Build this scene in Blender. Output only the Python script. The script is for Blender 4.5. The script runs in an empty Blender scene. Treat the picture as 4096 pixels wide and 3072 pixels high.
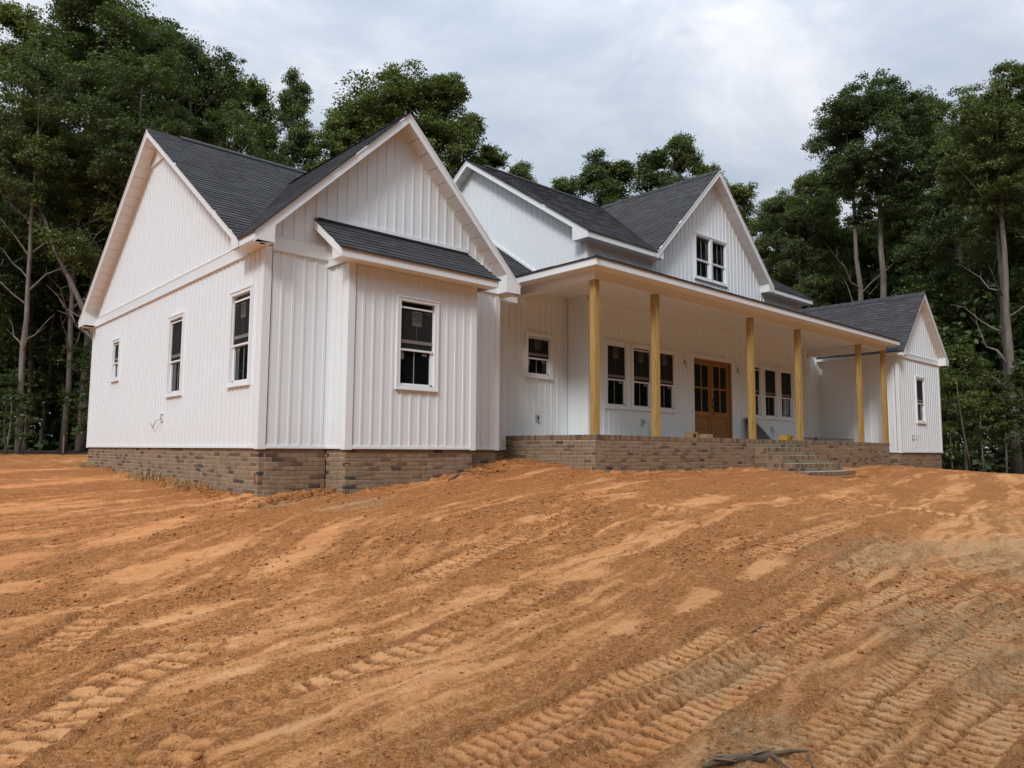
import bpy, math, random
import numpy as np
from mathutils import Matrix, Vector
random.seed(7); rng = np.random.default_rng(7)
scene = bpy.context.scene
COL = scene.collection

# ------------------------------------------------------------------ camera
cam = bpy.data.cameras.new('camera'); camo = bpy.data.objects.new('camera', cam); COL.objects.link(camo)
cam.sensor_width = 36.0; cam.lens = 2905.6 / 4096 * 36; cam.clip_start = 0.05; cam.clip_end = 2000
yaw, pitch, roll = 0.7404, 0.0909, 0.0065
fw = Vector((math.sin(yaw)*math.cos(pitch), math.cos(yaw)*math.cos(pitch), math.sin(pitch)))
rt = Vector((math.cos(yaw), -math.sin(yaw), 0)); up = rt.cross(fw)
r2 = rt*math.cos(roll) + up*math.sin(roll); u2 = up*math.cos(roll) - rt*math.sin(roll)
CAM = Vector((-4.4619, -10.3836, -0.0112))
camo.matrix_world = Matrix(((r2.x, u2.x, -fw.x, CAM.x), (r2.y, u2.y, -fw.y, CAM.y), (r2.z, u2.z, -fw.z, CAM.z), (0, 0, 0, 1)))
scene.camera = camo

# ------------------------------------------------------------------ sky, sun, exposure
SUN_EL, SUN_AZ = math.radians(42), math.radians(-118)   # azimuth from +Y towards +X
w = bpy.data.worlds.new('World'); scene.world = w; w.use_nodes = True
nt = w.node_tree; nt.nodes.clear()
def N(nt, t, **kw):
    n = nt.nodes.new(t)
    for k, v in kw.items(): setattr(n, k, v)
    return n
def mth(nt, op, a, b=None, c=None, clamp=False):
    n = nt.nodes.new('ShaderNodeMath'); n.operation = op; n.use_clamp = clamp
    for i, x in enumerate((a, b, c)):
        if x is None: continue
        if isinstance(x, (int, float)): n.inputs[i].default_value = x
        else: nt.links.new(x, n.inputs[i])
    return n.outputs[0]
def ramp(nt, fac, stops, interp='LINEAR'):
    n = nt.nodes.new('ShaderNodeValToRGB'); cr = n.color_ramp; cr.interpolation = interp
    while len(cr.elements) < len(stops): cr.elements.new(0.5)
    for e, (p, c) in zip(cr.elements, stops):
        e.position = p; e.color = (c[0], c[1], c[2], 1) if len(c) == 3 else c
    nt.links.new(fac, n.inputs[0]); return n.outputs[0]
def mixc(nt, fac, a, b, mode='MIX'):
    n = nt.nodes.new('ShaderNodeMix'); n.data_type = 'RGBA'; n.blend_type = mode
    if isinstance(fac, (int, float)): n.inputs[0].default_value = fac
    else: nt.links.new(fac, n.inputs[0])
    for i, x in ((6, a), (7, b)):
        if isinstance(x, (tuple, list)): n.inputs[i].default_value = (*x[:3], 1)
        else: nt.links.new(x, n.inputs[i])
    return n.outputs[2]
def noise(nt, vec, scale, detail=4, rough=0.55, dist=0.0):
    n = nt.nodes.new('ShaderNodeTexNoise'); n.inputs['Scale'].default_value = scale
    n.inputs['Detail'].default_value = detail; n.inputs['Roughness'].default_value = rough; n.inputs['Distortion'].default_value = dist
    if vec is not None: nt.links.new(vec, n.inputs['Vector'])
    return n.outputs[0]
def mapping(nt, vec, scale=(1, 1, 1), rot=(0, 0, 0), loc=(0, 0, 0)):
    n = nt.nodes.new('ShaderNodeMapping'); n.inputs['Scale'].default_value = scale
    n.inputs['Rotation'].default_value = rot; n.inputs['Location'].default_value = loc
    nt.links.new(vec, n.inputs['Vector']); return n.outputs[0]
sky = N(nt, 'ShaderNodeTexSky', sky_type='NISHITA'); sky.sun_disc = False
sky.sun_elevation = SUN_EL; sky.sun_rotation = SUN_AZ; sky.air_density = 1.2; sky.dust_density = 2.0
tc = N(nt, 'ShaderNodeTexCoord')
gen = tc.outputs['Generated']
clv = mapping(nt, gen, scale=(1.0, 1.0, 2.6), loc=(0.9, 0.45, 0.1))
c1 = noise(nt, clv, 1.9, 5, 0.55, 0.25)
c2 = noise(nt, mapping(nt, gen, scale=(1.0, 1.0, 1.8), loc=(0.2, 0.6, 0.3)), 4.6, 6, 0.6, 0.5)
cl = mth(nt, 'ADD', mth(nt, 'MULTIPLY', c1, 0.6), mth(nt, 'MULTIPLY', c2, 0.4))
ccol = ramp(nt, cl, [(0.36, (0.35, 0.405, 0.485)), (0.45, (0.42, 0.47, 0.54)), (0.52, (0.50, 0.535, 0.595)), (0.59, (0.63, 0.645, 0.68)), (0.68, (0.78, 0.78, 0.79))])
sep = N(nt, 'ShaderNodeSeparateXYZ'); nt.links.new(gen, sep.inputs[0])
el = mth(nt, 'MAXIMUM', sep.outputs[2], 0.0)
grad = mth(nt, 'ADD', mth(nt, 'MULTIPLY', mth(nt, 'MULTIPLY', el, el), 1.6), 0.62)
gcol = mixc(nt, 1.0, ccol, ccol, 'MIX')
vm = N(nt, 'ShaderNodeVectorMath', operation='SCALE'); nt.links.new(gcol, vm.inputs[0]); nt.links.new(grad, vm.inputs['Scale'])
vs = N(nt, 'ShaderNodeVectorMath', operation='SCALE'); nt.links.new(sky.outputs[0], vs.inputs[0]); vs.inputs['Scale'].default_value = 0.1
skc = mixc(nt, 0.88, vs.outputs[0], vm.outputs[0])
bg = N(nt, 'ShaderNodeBackground'); bg.inputs[1].default_value = 1.0; nt.links.new(skc, bg.inputs[0])
wo = N(nt, 'ShaderNodeOutputWorld'); nt.links.new(bg.outputs[0], wo.inputs[0])
sun = bpy.data.lights.new('sun', 'SUN'); sun.energy = 1.3; sun.angle = math.radians(14); sun.color = (1.0, 0.985, 0.97)
suno = bpy.data.objects.new('sun', sun); COL.objects.link(suno); suno.location = (-20, -5, 40)
sd = Vector((math.sin(SUN_AZ)*math.cos(SUN_EL), math.cos(SUN_AZ)*math.cos(SUN_EL), math.sin(SUN_EL)))
suno.rotation_euler = sd.to_track_quat('Z', 'Y').to_euler()
vsn = scene.view_settings; vsn.view_transform = 'Standard'; vsn.look = 'None'; vsn.exposure = 0.66; vsn.gamma = 1.0; vsn.use_curve_mapping = False
scene.cycles.max_bounces = 6; scene.cycles.diffuse_bounces = 4; scene.cycles.glossy_bounces = 2; scene.cycles.transmission_bounces = 2
scene.cycles.use_adaptive_sampling = True; scene.cycles.adaptive_threshold = 0.02
scene.cycles.caustics_reflective = False; scene.cycles.caustics_refractive = False; scene.cycles.use_denoising = True

# ------------------------------------------------------------------ materials
MAT = {}
def newmat(name):
    m = bpy.data.materials.new(name); m.use_nodes = True; MAT[name] = m
    t = m.node_tree; t.nodes.clear()
    out = N(t, 'ShaderNodeOutputMaterial'); b = N(t, 'ShaderNodeBsdfPrincipled')
    t.links.new(b.outputs[0], out.inputs[0]); return m, t, b, out
def setc(t, sock, v):
    if isinstance(v, (tuple, list)): sock.default_value = (*v[:3], 1)
    elif isinstance(v, (int, float)): sock.default_value = v
    else: t.links.new(v, sock)
def bump(t, b, h, strength=0.3, dist=0.01):
    n = N(t, 'ShaderNodeBump'); n.inputs['Strength'].default_value = strength; n.inputs['Distance'].default_value = dist
    t.links.new(h, n.inputs['Height']); t.links.new(n.outputs[0], b.inputs['Normal'])
def objc(t): return N(t, 'ShaderNodeTexCoord').outputs['Object']
def geop(t): return N(t, 'ShaderNodeNewGeometry').outputs['Position']
def attr(t, name): return N(t, 'ShaderNodeAttribute', attribute_name=name).outputs['Fac']

def mat_siding():
    m, t, b, o = newmat('siding_white'); p = geop(t)
    n1 = noise(t, p, 0.9, 4); n2 = noise(t, mapping(t, p, (60, 60, 5)), 1.0, 4, 0.6)
    c = mixc(t, mth(t, 'MULTIPLY', n1, 0.5), (0.775, 0.815, 0.845), (0.745, 0.78, 0.805))  # base tinted blue to cancel the orange light bounced off the soil
    # splashed soil dust near the foot of the wall
    sx = N(t, 'ShaderNodeSeparateXYZ'); t.links.new(p, sx.inputs[0])
    n3 = noise(t, mapping(t, p, (6, 6, 2)), 1.0, 5, 0.6)
    low = mth(t, 'MULTIPLY', mth(t, 'SUBTRACT', 1.0, mth(t, 'DIVIDE', sx.outputs[2], 0.5), clamp=True), mth(t, 'MULTIPLY', n3, 0.14))
    c = mixc(t, low, c, (0.55, 0.36, 0.22))
    setc(t, b.inputs['Base Color'], c); b.inputs['Roughness'].default_value = 0.48; bump(t, b, n2, 0.03, 0.002)
def mat_trim():
    m, t, b, o = newmat('trim_white'); n1 = noise(t, geop(t), 1.7, 4)
    setc(t, b.inputs['Base Color'], mixc(t, n1, (0.80, 0.835, 0.86), (0.77, 0.80, 0.82))); b.inputs['Roughness'].default_value = 0.38
    bump(t, b, noise(t, mapping(t, geop(t), (3, 3, 3)), 2.0, 3), 0.05, 0.02)
def plain(name, c, r, spec=0.5, var=0.25, sc=3.0, metal=0.0, bmp=0.0, bs=40):
    m, t, b, o = newmat(name); n1 = noise(t, objc(t), sc, 5)
    d = tuple(x*(1-var) for x in c)
    setc(t, b.inputs['Base Color'], mixc(t, n1, d, c)); b.inputs['Roughness'].default_value = r
    b.inputs['Specular IOR Level'].default_value = spec; b.inputs['Metallic'].default_value = metal
    if bmp: bump(t, b, noise(t, objc(t), bs, 4), bmp, 0.01)
    return m
def mat_glass():
    m, t, b, o = newmat('window_glass'); p = geop(t)
    setc(t, b.inputs['Base Color'], (0.006, 0.007, 0.008)); b.inputs['Roughness'].default_value = 0.02
    b.inputs['Specular IOR Level'].default_value = 0.6; bump(t, b, noise(t, p, 2.5, 2), 0.02, 0.05)
def mat_shingle():
    m, t, b, o = newmat('asphalt_shingle'); p = geop(t); tn = attr(t, 'tone')
    g = noise(t, p, 220, 2, 0.7); big = noise(t, p, 0.8, 3)
    v = mth(t, 'ADD', mth(t, 'ADD', mth(t, 'MULTIPLY', tn, 0.7), mth(t, 'MULTIPLY', big, 0.18)), mth(t, 'MULTIPLY', g, 0.26))
    c = ramp(t, v, [(0.12, (0.012, 0.012, 0.014)), (0.5, (0.027, 0.027, 0.031)), (0.8, (0.048, 0.048, 0.053)), (1.0, (0.08, 0.079, 0.084))])
    setc(t, b.inputs['Base Color'], c); b.inputs['Roughness'].default_value = 0.85; bump(t, b, g, 0.5, 0.004)
def mat_brick():
    m, t, b, o = newmat('tumbled_brick'); p = geop(t); tn = attr(t, 'tone')
    streak = noise(t, mapping(t, p, (26, 26, 5)), 1.0, 5, 0.65); n2 = noise(t, p, 60, 3, 0.6)
    base = ramp(t, tn, [(0.0, (0.055, 0.044, 0.038)), (0.09, (0.10, 0.075, 0.06)), (0.11, (0.14, 0.078, 0.05)), (0.24, (0.19, 0.115, 0.072)), (0.30, (0.225, 0.152, 0.096)), (0.65, (0.29, 0.208, 0.134)), (1.0, (0.355, 0.268, 0.182))])
    d = ramp(t, streak, [(0.28, (0.5, 0.46, 0.43)), (0.46, (0.88, 0.86, 0.84)), (0.62, (1.02, 1.0, 0.97)), (0.78, (1.25, 1.22, 1.18))])
    c = mixc(t, 1.0, base, d, 'MULTIPLY')
    setc(t, b.inputs['Base Color'], c); b.inputs['Roughness'].default_value = 0.9
    bump(t, b, mth(t, 'ADD', streak, mth(t, 'MULTIPLY', n2, 0.5)), 0.55, 0.006)
def mat_post():
    m, t, b, o = newmat('pine_post'); p = objc(t)
    g = noise(t, mapping(t, p, (16, 16, 0.9)), 1.0, 5, 0.6, 1.2)
    wv = N(t, 'ShaderNodeTexWave', wave_type='RINGS', rings_direction='Z'); wv.inputs['Scale'].default_value = 9; wv.inputs['Distortion'].default_value = 9; wv.inputs['Detail'].default_value = 3; wv.inputs['Detail Scale'].default_value = 0.6
    t.links.new(mapping(t, p, (1.2, 1.2, 0.16), loc=(0.04, 0.07, 0)), wv.inputs['Vector'])
    v = mth(t, 'ADD', mth(t, 'MULTIPLY', g, 0.6), mth(t, 'MULTIPLY', wv.outputs['Fac'], 0.4))
    c = ramp(t, v, [(0.2, (0.20, 0.105, 0.028)), (0.40, (0.36, 0.22, 0.065)), (0.60, (0.45, 0.295, 0.095)), (0.9, (0.54, 0.39, 0.16))])
    oi = N(t, 'ShaderNodeObjectInfo').outputs['Random']
    c = mixc(t, mth(t, 'MULTIPLY', oi, 0.3), c, (0.36, 0.23, 0.07))
    setc(t, b.inputs['Base Color'], c); b.inputs['Roughness'].default_value = 0.6; bump(t, b, v, 0.15, 0.004)
def mat_door():
    m, t, b, o = newmat('door_wood'); p = geop(t)
    g = noise(t, mapping(t, p, (30, 30, 1.6)), 1.0, 5, 0.6, 0.8)
    setc(t, b.inputs['Base Color'], ramp(t, g, [(0.25, (0.23, 0.095, 0.03)), (0.5, (0.32, 0.15, 0.05)), (0.75, (0.39, 0.20, 0.075))])); b.inputs['Roughness'].default_value = 0.42
def mat_ground():
    m, t, b, o = newmat('red_clay_soil'); p = geop(t); sm = attr(t, 'smooth'); gr = attr(t, 'grey'); tr = attr(t, 'track')
    n1 = noise(t, p, 0.55, 5, 0.6); n2 = noise(t, p, 7, 5, 0.65); n3 = noise(t, p, 45, 4, 0.7); n4 = noise(t, p, 160, 2, 0.6)
    # direction of the grading passes
    st = noise(t, mapping(t, p, (1.1, 8.0, 1), rot=(0, 0, math.radians(-20))), 1.0, 5, 0.62, 0.5)
    loose = ramp(t, mth(t, 'ADD', mth(t, 'MULTIPLY', n1, 0.55), mth(t, 'MULTIPLY', n2, 0.45)), [(0.3, (0.375, 0.150, 0.046)), (0.5, (0.46, 0.198, 0.066)), (0.7, (0.52, 0.248, 0.092))])
    crust = ramp(t, mth(t, 'ADD', mth(t, 'MULTIPLY', n1, 0.5), mth(t, 'MULTIPLY', st, 0.5)), [(0.32, (0.54, 0.225, 0.082)), (0.52, (0.62, 0.315, 0.134)), (0.7, (0.69, 0.43, 0.22))])
    f = mth(t, 'ADD', sm, mth(t, 'MULTIPLY', mth(t, 'SUBTRACT', mth(t, 'ADD', mth(t, 'MULTIPLY', st, 0.35), mth(t, 'ADD', mth(t, 'MULTIPLY', n2, 0.35), mth(t, 'MULTIPLY', n3, 0.3))), 0.5), 1.7))
    f = mth(t, 'MULTIPLY', mth(t, 'SUBTRACT', f, 0.26), 1.9, clamp=True)
    sxy = N(t, 'ShaderNodeSeparateXYZ'); t.links.new(p, sxy.inputs[0])
    rd = mth(t, 'ADD', mth(t, 'MULTIPLY', sxy.outputs[1], 0.16), mth(t, 'ADD', 1.15, mth(t, 'MULTIPLY', mth(t, 'SUBTRACT', n1, 0.5), 2.2)), clamp=True)
    c = mixc(t, f, loose, crust)
    c = mixc(t, mth(t, 'MULTIPLY', rd, 0.55), c, mixc(t, 1.0, c, (1.08, 0.86, 0.74), 'MULTIPLY'))
    c = mixc(t, mth(t, 'MULTIPLY', attr(t, 'cleat'), mth(t, 'ADD', 0.25, mth(t, 'MULTIPLY', n2, 0.7)), clamp=True), c, (0.27, 0.135, 0.058))  # darker tone along the tread grooves and track edges
    gm = mth(t, 'MULTIPLY', gr, mth(t, 'MULTIPLY', mth(t, 'SUBTRACT', n2, 0.28), 2.6, clamp=True))
    c = mixc(t, mth(t, 'MULTIPLY', gm, 0.75), c, (0.40, 0.29, 0.155))
    spk = mth(t, 'MULTIPLY', mth(t, 'SUBTRACT', n3, 0.5), 0.9)
    n5 = noise(t, p, 22, 3, 0.7)
    c = mixc(t, mth(t, 'MULTIPLY', mth(t, 'SUBTRACT', 0.53, mth(t, 'ADD', mth(t, 'MULTIPLY', n3, 0.5), mth(t, 'MULTIPLY', n5, 0.5)), clamp=True), mth(t, 'SUBTRACT', 5.2, mth(t, 'MULTIPLY', f, 3.4)), clamp=True), c, mixc(t, 0.6, c, (0.12, 0.05, 0.018)))
    c = mixc(t, mth(t, 'MULTIPLY', mth(t, 'SUBTRACT', n4, 0.62, clamp=True), 1.6, clamp=True), c, (0.60, 0.40, 0.24))
    fl = attr(t, 'litter')
    lit = ramp(t, n3, [(0.3, (0.018, 0.013, 0.009)), (0.5, (0.075, 0.052, 0.035)), (0.7, (0.17, 0.125, 0.085))])
    c = mixc(t, fl, c, lit)
    setc(t, b.inputs['Base Color'], c); b.inputs['Roughness'].default_value = 0.95; b.inputs['Specular IOR Level'].default_value = 0.15
    h = mth(t, 'ADD', mth(t, 'MULTIPLY', n3, mth(t, 'SUBTRACT', 1.15, mth(t, 'MULTIPLY', f, 0.8))), mth(t, 'ADD', mth(t, 'MULTIPLY', n4, 0.45), mth(t, 'MULTIPLY', n2, 0.8)))
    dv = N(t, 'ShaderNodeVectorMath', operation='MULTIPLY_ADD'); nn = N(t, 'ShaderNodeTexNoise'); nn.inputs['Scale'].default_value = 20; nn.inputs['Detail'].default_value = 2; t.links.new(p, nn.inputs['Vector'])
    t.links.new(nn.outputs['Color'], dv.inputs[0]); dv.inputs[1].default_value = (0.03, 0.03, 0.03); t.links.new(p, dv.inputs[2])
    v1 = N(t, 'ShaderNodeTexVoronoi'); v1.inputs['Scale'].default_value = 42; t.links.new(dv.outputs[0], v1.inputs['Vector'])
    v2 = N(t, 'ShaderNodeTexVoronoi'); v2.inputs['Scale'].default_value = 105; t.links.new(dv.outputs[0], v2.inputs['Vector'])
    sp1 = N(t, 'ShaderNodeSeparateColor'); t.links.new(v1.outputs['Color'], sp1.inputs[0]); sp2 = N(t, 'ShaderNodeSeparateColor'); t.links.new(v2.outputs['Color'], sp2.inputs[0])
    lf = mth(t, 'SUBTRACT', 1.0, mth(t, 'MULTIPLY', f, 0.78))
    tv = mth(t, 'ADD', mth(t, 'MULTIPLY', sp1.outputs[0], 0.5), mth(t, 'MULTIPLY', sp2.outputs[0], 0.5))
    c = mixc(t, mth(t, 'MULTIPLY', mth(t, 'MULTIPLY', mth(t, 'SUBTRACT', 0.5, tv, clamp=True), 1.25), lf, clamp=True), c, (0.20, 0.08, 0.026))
    c = mixc(t, mth(t, 'MULTIPLY', mth(t, 'MULTIPLY', mth(t, 'SUBTRACT', tv, 0.6, clamp=True), 1.6), lf, clamp=True), c, (0.62, 0.36, 0.17))
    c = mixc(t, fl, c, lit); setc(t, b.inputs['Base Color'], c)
    grain = mth(t, 'MULTIPLY', mth(t, 'ADD', mth(t, 'MULTIPLY', mth(t, 'SUBTRACT', 0.8, v1.outputs['Distance']), mth(t, 'MULTIPLY', sp1.outputs[1], 1.6)), mth(t, 'MULTIPLY', mth(t, 'SUBTRACT', 0.8, v2.outputs['Distance']), mth(t, 'MULTIPLY', sp2.outputs[1], 0.8))), lf)
    h = mth(t, 'ADD', h, mth(t, 'MULTIPLY', grain, 0.6))
    bump(t, b, h, 1.0, 0.02)
def mat_clod():
    m, t, b, o = newmat('soil_clod'); p = geop(t); n1 = noise(t, p, 0.6, 4); tn = attr(t, 'tone'); n3 = noise(t, p, 60, 3)
    c = ramp(t, mth(t, 'ADD', mth(t, 'MULTIPLY', n1, 0.3), mth(t, 'MULTIPLY', tn, 0.7)), [(0.1, (0.28, 0.112, 0.038)), (0.5, (0.46, 0.205, 0.075)), (0.8, (0.38, 0.20, 0.09)), (1.0, (0.48, 0.33, 0.20))])
    setc(t, b.inputs['Base Color'], c); b.inputs['Roughness'].default_value = 0.95; b.inputs['Specular IOR Level'].default_value = 0.15; bump(t, b, n3, 0.6, 0.01)
def mat_leaf(name, stops, tl=0.35):
    m, t, b, o = newmat(name); t.nodes.remove(b)
    tn = attr(t, 'tone'); oi = N(t, 'ShaderNodeObjectInfo').outputs['Random']
    v = mth(t, 'ADD', mth(t, 'MULTIPLY', tn, 0.66), mth(t, 'MULTIPLY', oi, 0.36))
    c = ramp(t, v, stops); oi2 = mth(t, 'FRACT', mth(t, 'MULTIPLY', oi, 7.31))
    c = mixc(t, mth(t, 'MULTIPLY', oi2, 0.45), c, mixc(t, 1.0, c, (1.35, 1.12, 0.75), 'MULTIPLY'))
    d = N(t, 'ShaderNodeBsdfDiffuse'); t.links.new(c, d.inputs[0])
    tr = N(t, 'ShaderNodeBsdfTranslucent'); t.links.new(mixc(t, 1.0, c, (0.95, 1.1, 0.5), 'MULTIPLY'), tr.inputs[0])
    gl = N(t, 'ShaderNodeBsdfGlossy'); gl.inputs[0].default_value = (0.5, 0.55, 0.5, 1); gl.inputs['Roughness'].default_value = 0.5
    m1 = N(t, 'ShaderNodeMixShader'); m1.inputs[0].default_value = tl; t.links.new(d.outputs[0], m1.inputs[1]); t.links.new(tr.outputs[0], m1.inputs[2])
    m2 = N(t, 'ShaderNodeMixShader'); m2.inputs[0].default_value = 0.05; t.links.new(m1.outputs[0], m2.inputs[1]); t.links.new(gl.outputs[0], m2.inputs[2])
    t.links.new(m2.outputs[0], o.inputs[0])
def mat_bark(name, a, bcol):
    m, t, b, o = newmat(name); p = objc(t); n1 = noise(t, mapping(t, p, (9, 9, 1.6)), 1.0, 6, 0.65); n2 = noise(t, p, 0.5, 3)
    c = mixc(t, mth(t, 'MULTIPLY', mth(t, 'SUBTRACT', mth(t, 'ADD', mth(t, 'MULTIPLY', n1, 0.7), mth(t, 'MULTIPLY', n2, 0.3)), 0.3), 2.4, clamp=True), a, bcol)
    setc(t, b.inputs['Base Color'], c); b.inputs['Roughness'].default_value = 0.9; bump(t, b, n1, 0.7, 0.03)
mat_siding(); mat_trim(); mat_glass(); mat_shingle(); mat_brick(); mat_post(); mat_door(); mat_ground(); mat_clod()
plain('soffit_white', (0.80, 0.79, 0.77), 0.5, var=0.06); plain('screen_mesh', (0.020, 0.019, 0.019), 0.75, 0.2)
plain('paper_behind_screen', (0.115, 0.12, 0.115), 0.8); plain('paper_label', (0.24, 0.27, 0.23), 0.8); plain('ink', (0.02, 0.02, 0.02), 0.8)  # first paper grey is dimmed by hand for the insect screen's shading
plain('mortar', (0.47, 0.41, 0.33), 0.95, var=0.3, sc=8, bmp=0.4); plain('roof_deck', (0.02, 0.02, 0.022), 0.8); plain('black_metal', (0.012, 0.012, 0.012), 0.35)
plain('concrete', (0.46, 0.42, 0.36), 0.9, sc=6, bmp=0.2); plain('cable', (0.38, 0.34, 0.22), 0.5); plain('dark_hole', (0.004, 0.004, 0.004), 0.9)
plain('cardboard', (0.36, 0.24, 0.12), 0.8); plain('yellow_print', (0.50, 0.34, 0.03), 0.5); plain('grey_panel', (0.045, 0.045, 0.047), 0.5)
plain('aluminium', (0.42, 0.43, 0.45), 0.35, metal=0.6); plain('wood_grey', (0.17, 0.115, 0.078), 0.9, var=0.5, sc=9, bmp=0.5); plain('bark_peel', (0.26, 0.17, 0.10), 0.9, var=0.5, sc=12)
plain('stake_wood', (0.40, 0.30, 0.19), 0.8); plain('muntin_grey', (0.30, 0.32, 0.30), 0.5); plain('door_glass', (0.018, 0.02, 0.019), 0.16, 0.5, bmp=0.12, bs=9)
plain('straw', (0.42, 0.33, 0.16), 0.9, var=0.5); plain('rust', (0.22, 0.06, 0.015), 0.9); plain('gutter_white', (0.78, 0.78, 0.78), 0.3)
mat_leaf('leaf_forest', [(0.1, (0.05, 0.070, 0.030)), (0.45, (0.102, 0.138, 0.054)), (0.8, (0.165, 0.205, 0.075)), (1.0, (0.235, 0.265, 0.098))])
mat_leaf('leaf_maple', [(0.1, (0.045, 0.068, 0.022)), (0.5, (0.08, 0.112, 0.034)), (1.0, (0.145, 0.175, 0.052))])
mat_bark('bark_grey', (0.05, 0.042, 0.035), (0.24, 0.20, 0.165)); mat_bark('bark_pale', (0.065, 0.055, 0.046), (0.27, 0.23, 0.19)); mat_bark('bark_dark', (0.03, 0.025, 0.02), (0.12, 0.098, 0.08))

# ------------------------------------------------------------------ mesh helpers
class MB:
    def __init__(s): s.v = []; s.f = []; s.t = []
    def poly(s, pts, tone=0.5):
        i = len(s.v); s.v += [tuple(p) for p in pts]; s.f.append(tuple(range(i, i+len(pts)))); s.t.append(tone)
    def prism(s, pts, vec, tone=0.5):
        n = len(pts); i = len(s.v)
        s.v += [tuple(p) for p in pts] + [(p[0]+vec[0], p[1]+vec[1], p[2]+vec[2]) for p in pts]
        s.f.append(tuple(range(i+n-1, i-1, -1))); s.f.append(tuple(range(i+n, i+2*n)))
        for k in range(n): s.f.append((i+k, i+(k+1) % n, i+n+(k+1) % n, i+n+k))
        s.t += [tone]*(n+2); return s
    def box(s, x0, x1, y0, y1, z0, z1, tone=0.5):
        return s.prism([(x0, y0, z0), (x1, y0, z0), (x1, y1, z0), (x0, y1, z0)], (0, 0, z1-z0), tone)
    def tube(s, pts, rad, n=7, tone=0.5, cap=True):
        pts = [Vector(p) for p in pts]; i = len(s.v); ref = Vector((0.31, 0.17, 0.93)); 
        for k, p in enumerate(pts):
            d = (pts[min(k+1, len(pts)-1)]-pts[max(k-1, 0)]).normalized()
            if abs(d.dot(ref)) > 0.95: r0 = Vector((1, 0, 0))
            else: r0 = ref
            a = d.cross(r0).normalized(); b = d.cross(a)
            for j in range(n):
                q = p+(a*math.cos(2*math.pi*j/n)+b*math.sin(2*math.pi*j/n))*rad[k]; s.v.append(tuple(q))
        for k in range(len(pts)-1):
            for j in range(n):
                s.f.append((i+k*n+j, i+k*n+(j+1) % n, i+(k+1)*n+(j+1) % n, i+(k+1)*n+j)); s.t.append(tone)
        if cap:
            s.f.append(tuple(i+j for j in range(n-1, -1, -1))); s.f.append(tuple(i+(len(pts)-1)*n+j for j in range(n))); s.t += [tone, tone]
        return s
    def mesh(s, name, mat, smooth=False):
        me = bpy.data.meshes.new(name); me.from_pydata(s.v, [], s.f); me.materials.append(MAT[mat])
        a = me.attributes.new('tone', 'FLOAT', 'FACE'); a.data.foreach_set('value', s.t)
        if smooth: me.polygons.foreach_set('use_smooth', [True]*len(s.f))
        me.update(); return me
    def build(s, name, mat, parent=None, smooth=False): return link(name, s.mesh(name, mat, smooth), parent)
def link(name, data, parent=None, **kw):
    o = bpy.data.objects.new(name, data); COL.objects.link(o)
    if parent is not None: o.parent = parent
    for k, v in kw.items(): o[k] = v
    return o
def tag(o, label, cat, group=None, kind=None):
    if label: o['label'] = label
    if cat: o['category'] = cat
    if group: o['group'] = group
    if kind: o['kind'] = kind
    return o
class FR:  # wall frame: u along the wall, n outward, z up; axis 'F' faces the front (-Y), 'L' faces left (-X)
    def __init__(s, ax, pos): s.ax = ax; s.pos = pos
    def p(s, u, n, z): return (u, s.pos-n, z) if s.ax == 'F' else (s.pos-n, u, z)
    def box(s, mb, u0, u1, n0, n1, z0, z1, tone=0.5):
        a = s.p(u0, n0, z0); b = s.p(u1, n1, z1)
        return mb.box(min(a[0], b[0]), max(a[0], b[0]), min(a[1], b[1]), max(a[1], b[1]), z0, z1, tone)
    def prism(s, mb, uz, n0, n1, tone=0.5):
        a = [s.p(u, n0, z) for u, z in uz]; d = s.p(0, n1, 0); e = s.p(0, n0, 0)
        return mb.prism(a, (d[0]-e[0], d[1]-e[1], 0), tone)

# ------------------------------------------------------------------ terrain
CP = np.array([(0,0,-.76),(0,10.2,-.47),(0,5,-.57),(1.08,-.62,-.68),(3.57,-.6,-.39),(4.65,0,-.23),(5.62,.83,-.2),(5.62,-1.62,-.40),(8.2,-1.62,-.42),(11.25,-1.62,-.40),(11.3,-2.7,-.48),(13.6,-3.0,-.56),(11.4,-3.1,-.56),(15,-1.62,-.43),(19.4,-1.62,-.42),(20.17,-1.7,-.44),(23.93,-1.65,-.61),(-4.46,-10.38,-1.62),
(-3.5,-5,-1.25),(-1,-8.6,-1.42),(4,-6,-.95),(3,-3.5,-.72),(9,-6,-.92),(0,-12,-1.65),(12,-9,-1.2),(20,-7,-.9),(30,-5,-.85),(27,3,-.75),(-3,14,-.42),(-2,22,-.2),(-12,10,-.6),(-12,-4,-1.1),(-16,-14,-1.7),(4,30,0.0),(20,30,-.1),(36,10,-.6),(42,-4,-.85),(25,-18,-1.5),(50,20,-.4),(10,14,-.3),(-30,40,0.2),(60,-20,-1.),(-40,-40,-2),(30,-50,-2.2),(30,60,.3)], float)
def tps_fit(C):
    n = len(C); d = np.hypot(C[:,None,0]-C[None,:,0], C[:,None,1]-C[None,:,1]); K = np.where(d > 0, d*d*np.log(d+1e-12), 0)+np.eye(n)*.02
    A = np.zeros((n+3, n+3)); A[:n,:n] = K; A[:n,n] = 1; A[:n,n+1:] = C[:,:2]; A[n,:n] = 1; A[n+1:,:n] = C[:,:2].T
    return np.linalg.solve(A, np.r_[C[:,2], 0, 0, 0])
WT = tps_fit(CP)
def gz(x, y):
    x = np.clip(np.asarray(x, float), -60, 75); y = np.clip(np.asarray(y, float), -60, 75)
    z = WT[-3]+WT[-2]*x+WT[-1]*y
    for i, c in enumerate(CP):
        d2 = (x-c[0])**2+(y-c[1])**2; z = z+WT[i]*.5*d2*np.log(d2+1e-12)
    return z
_lat = rng.random((257, 257))
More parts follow.
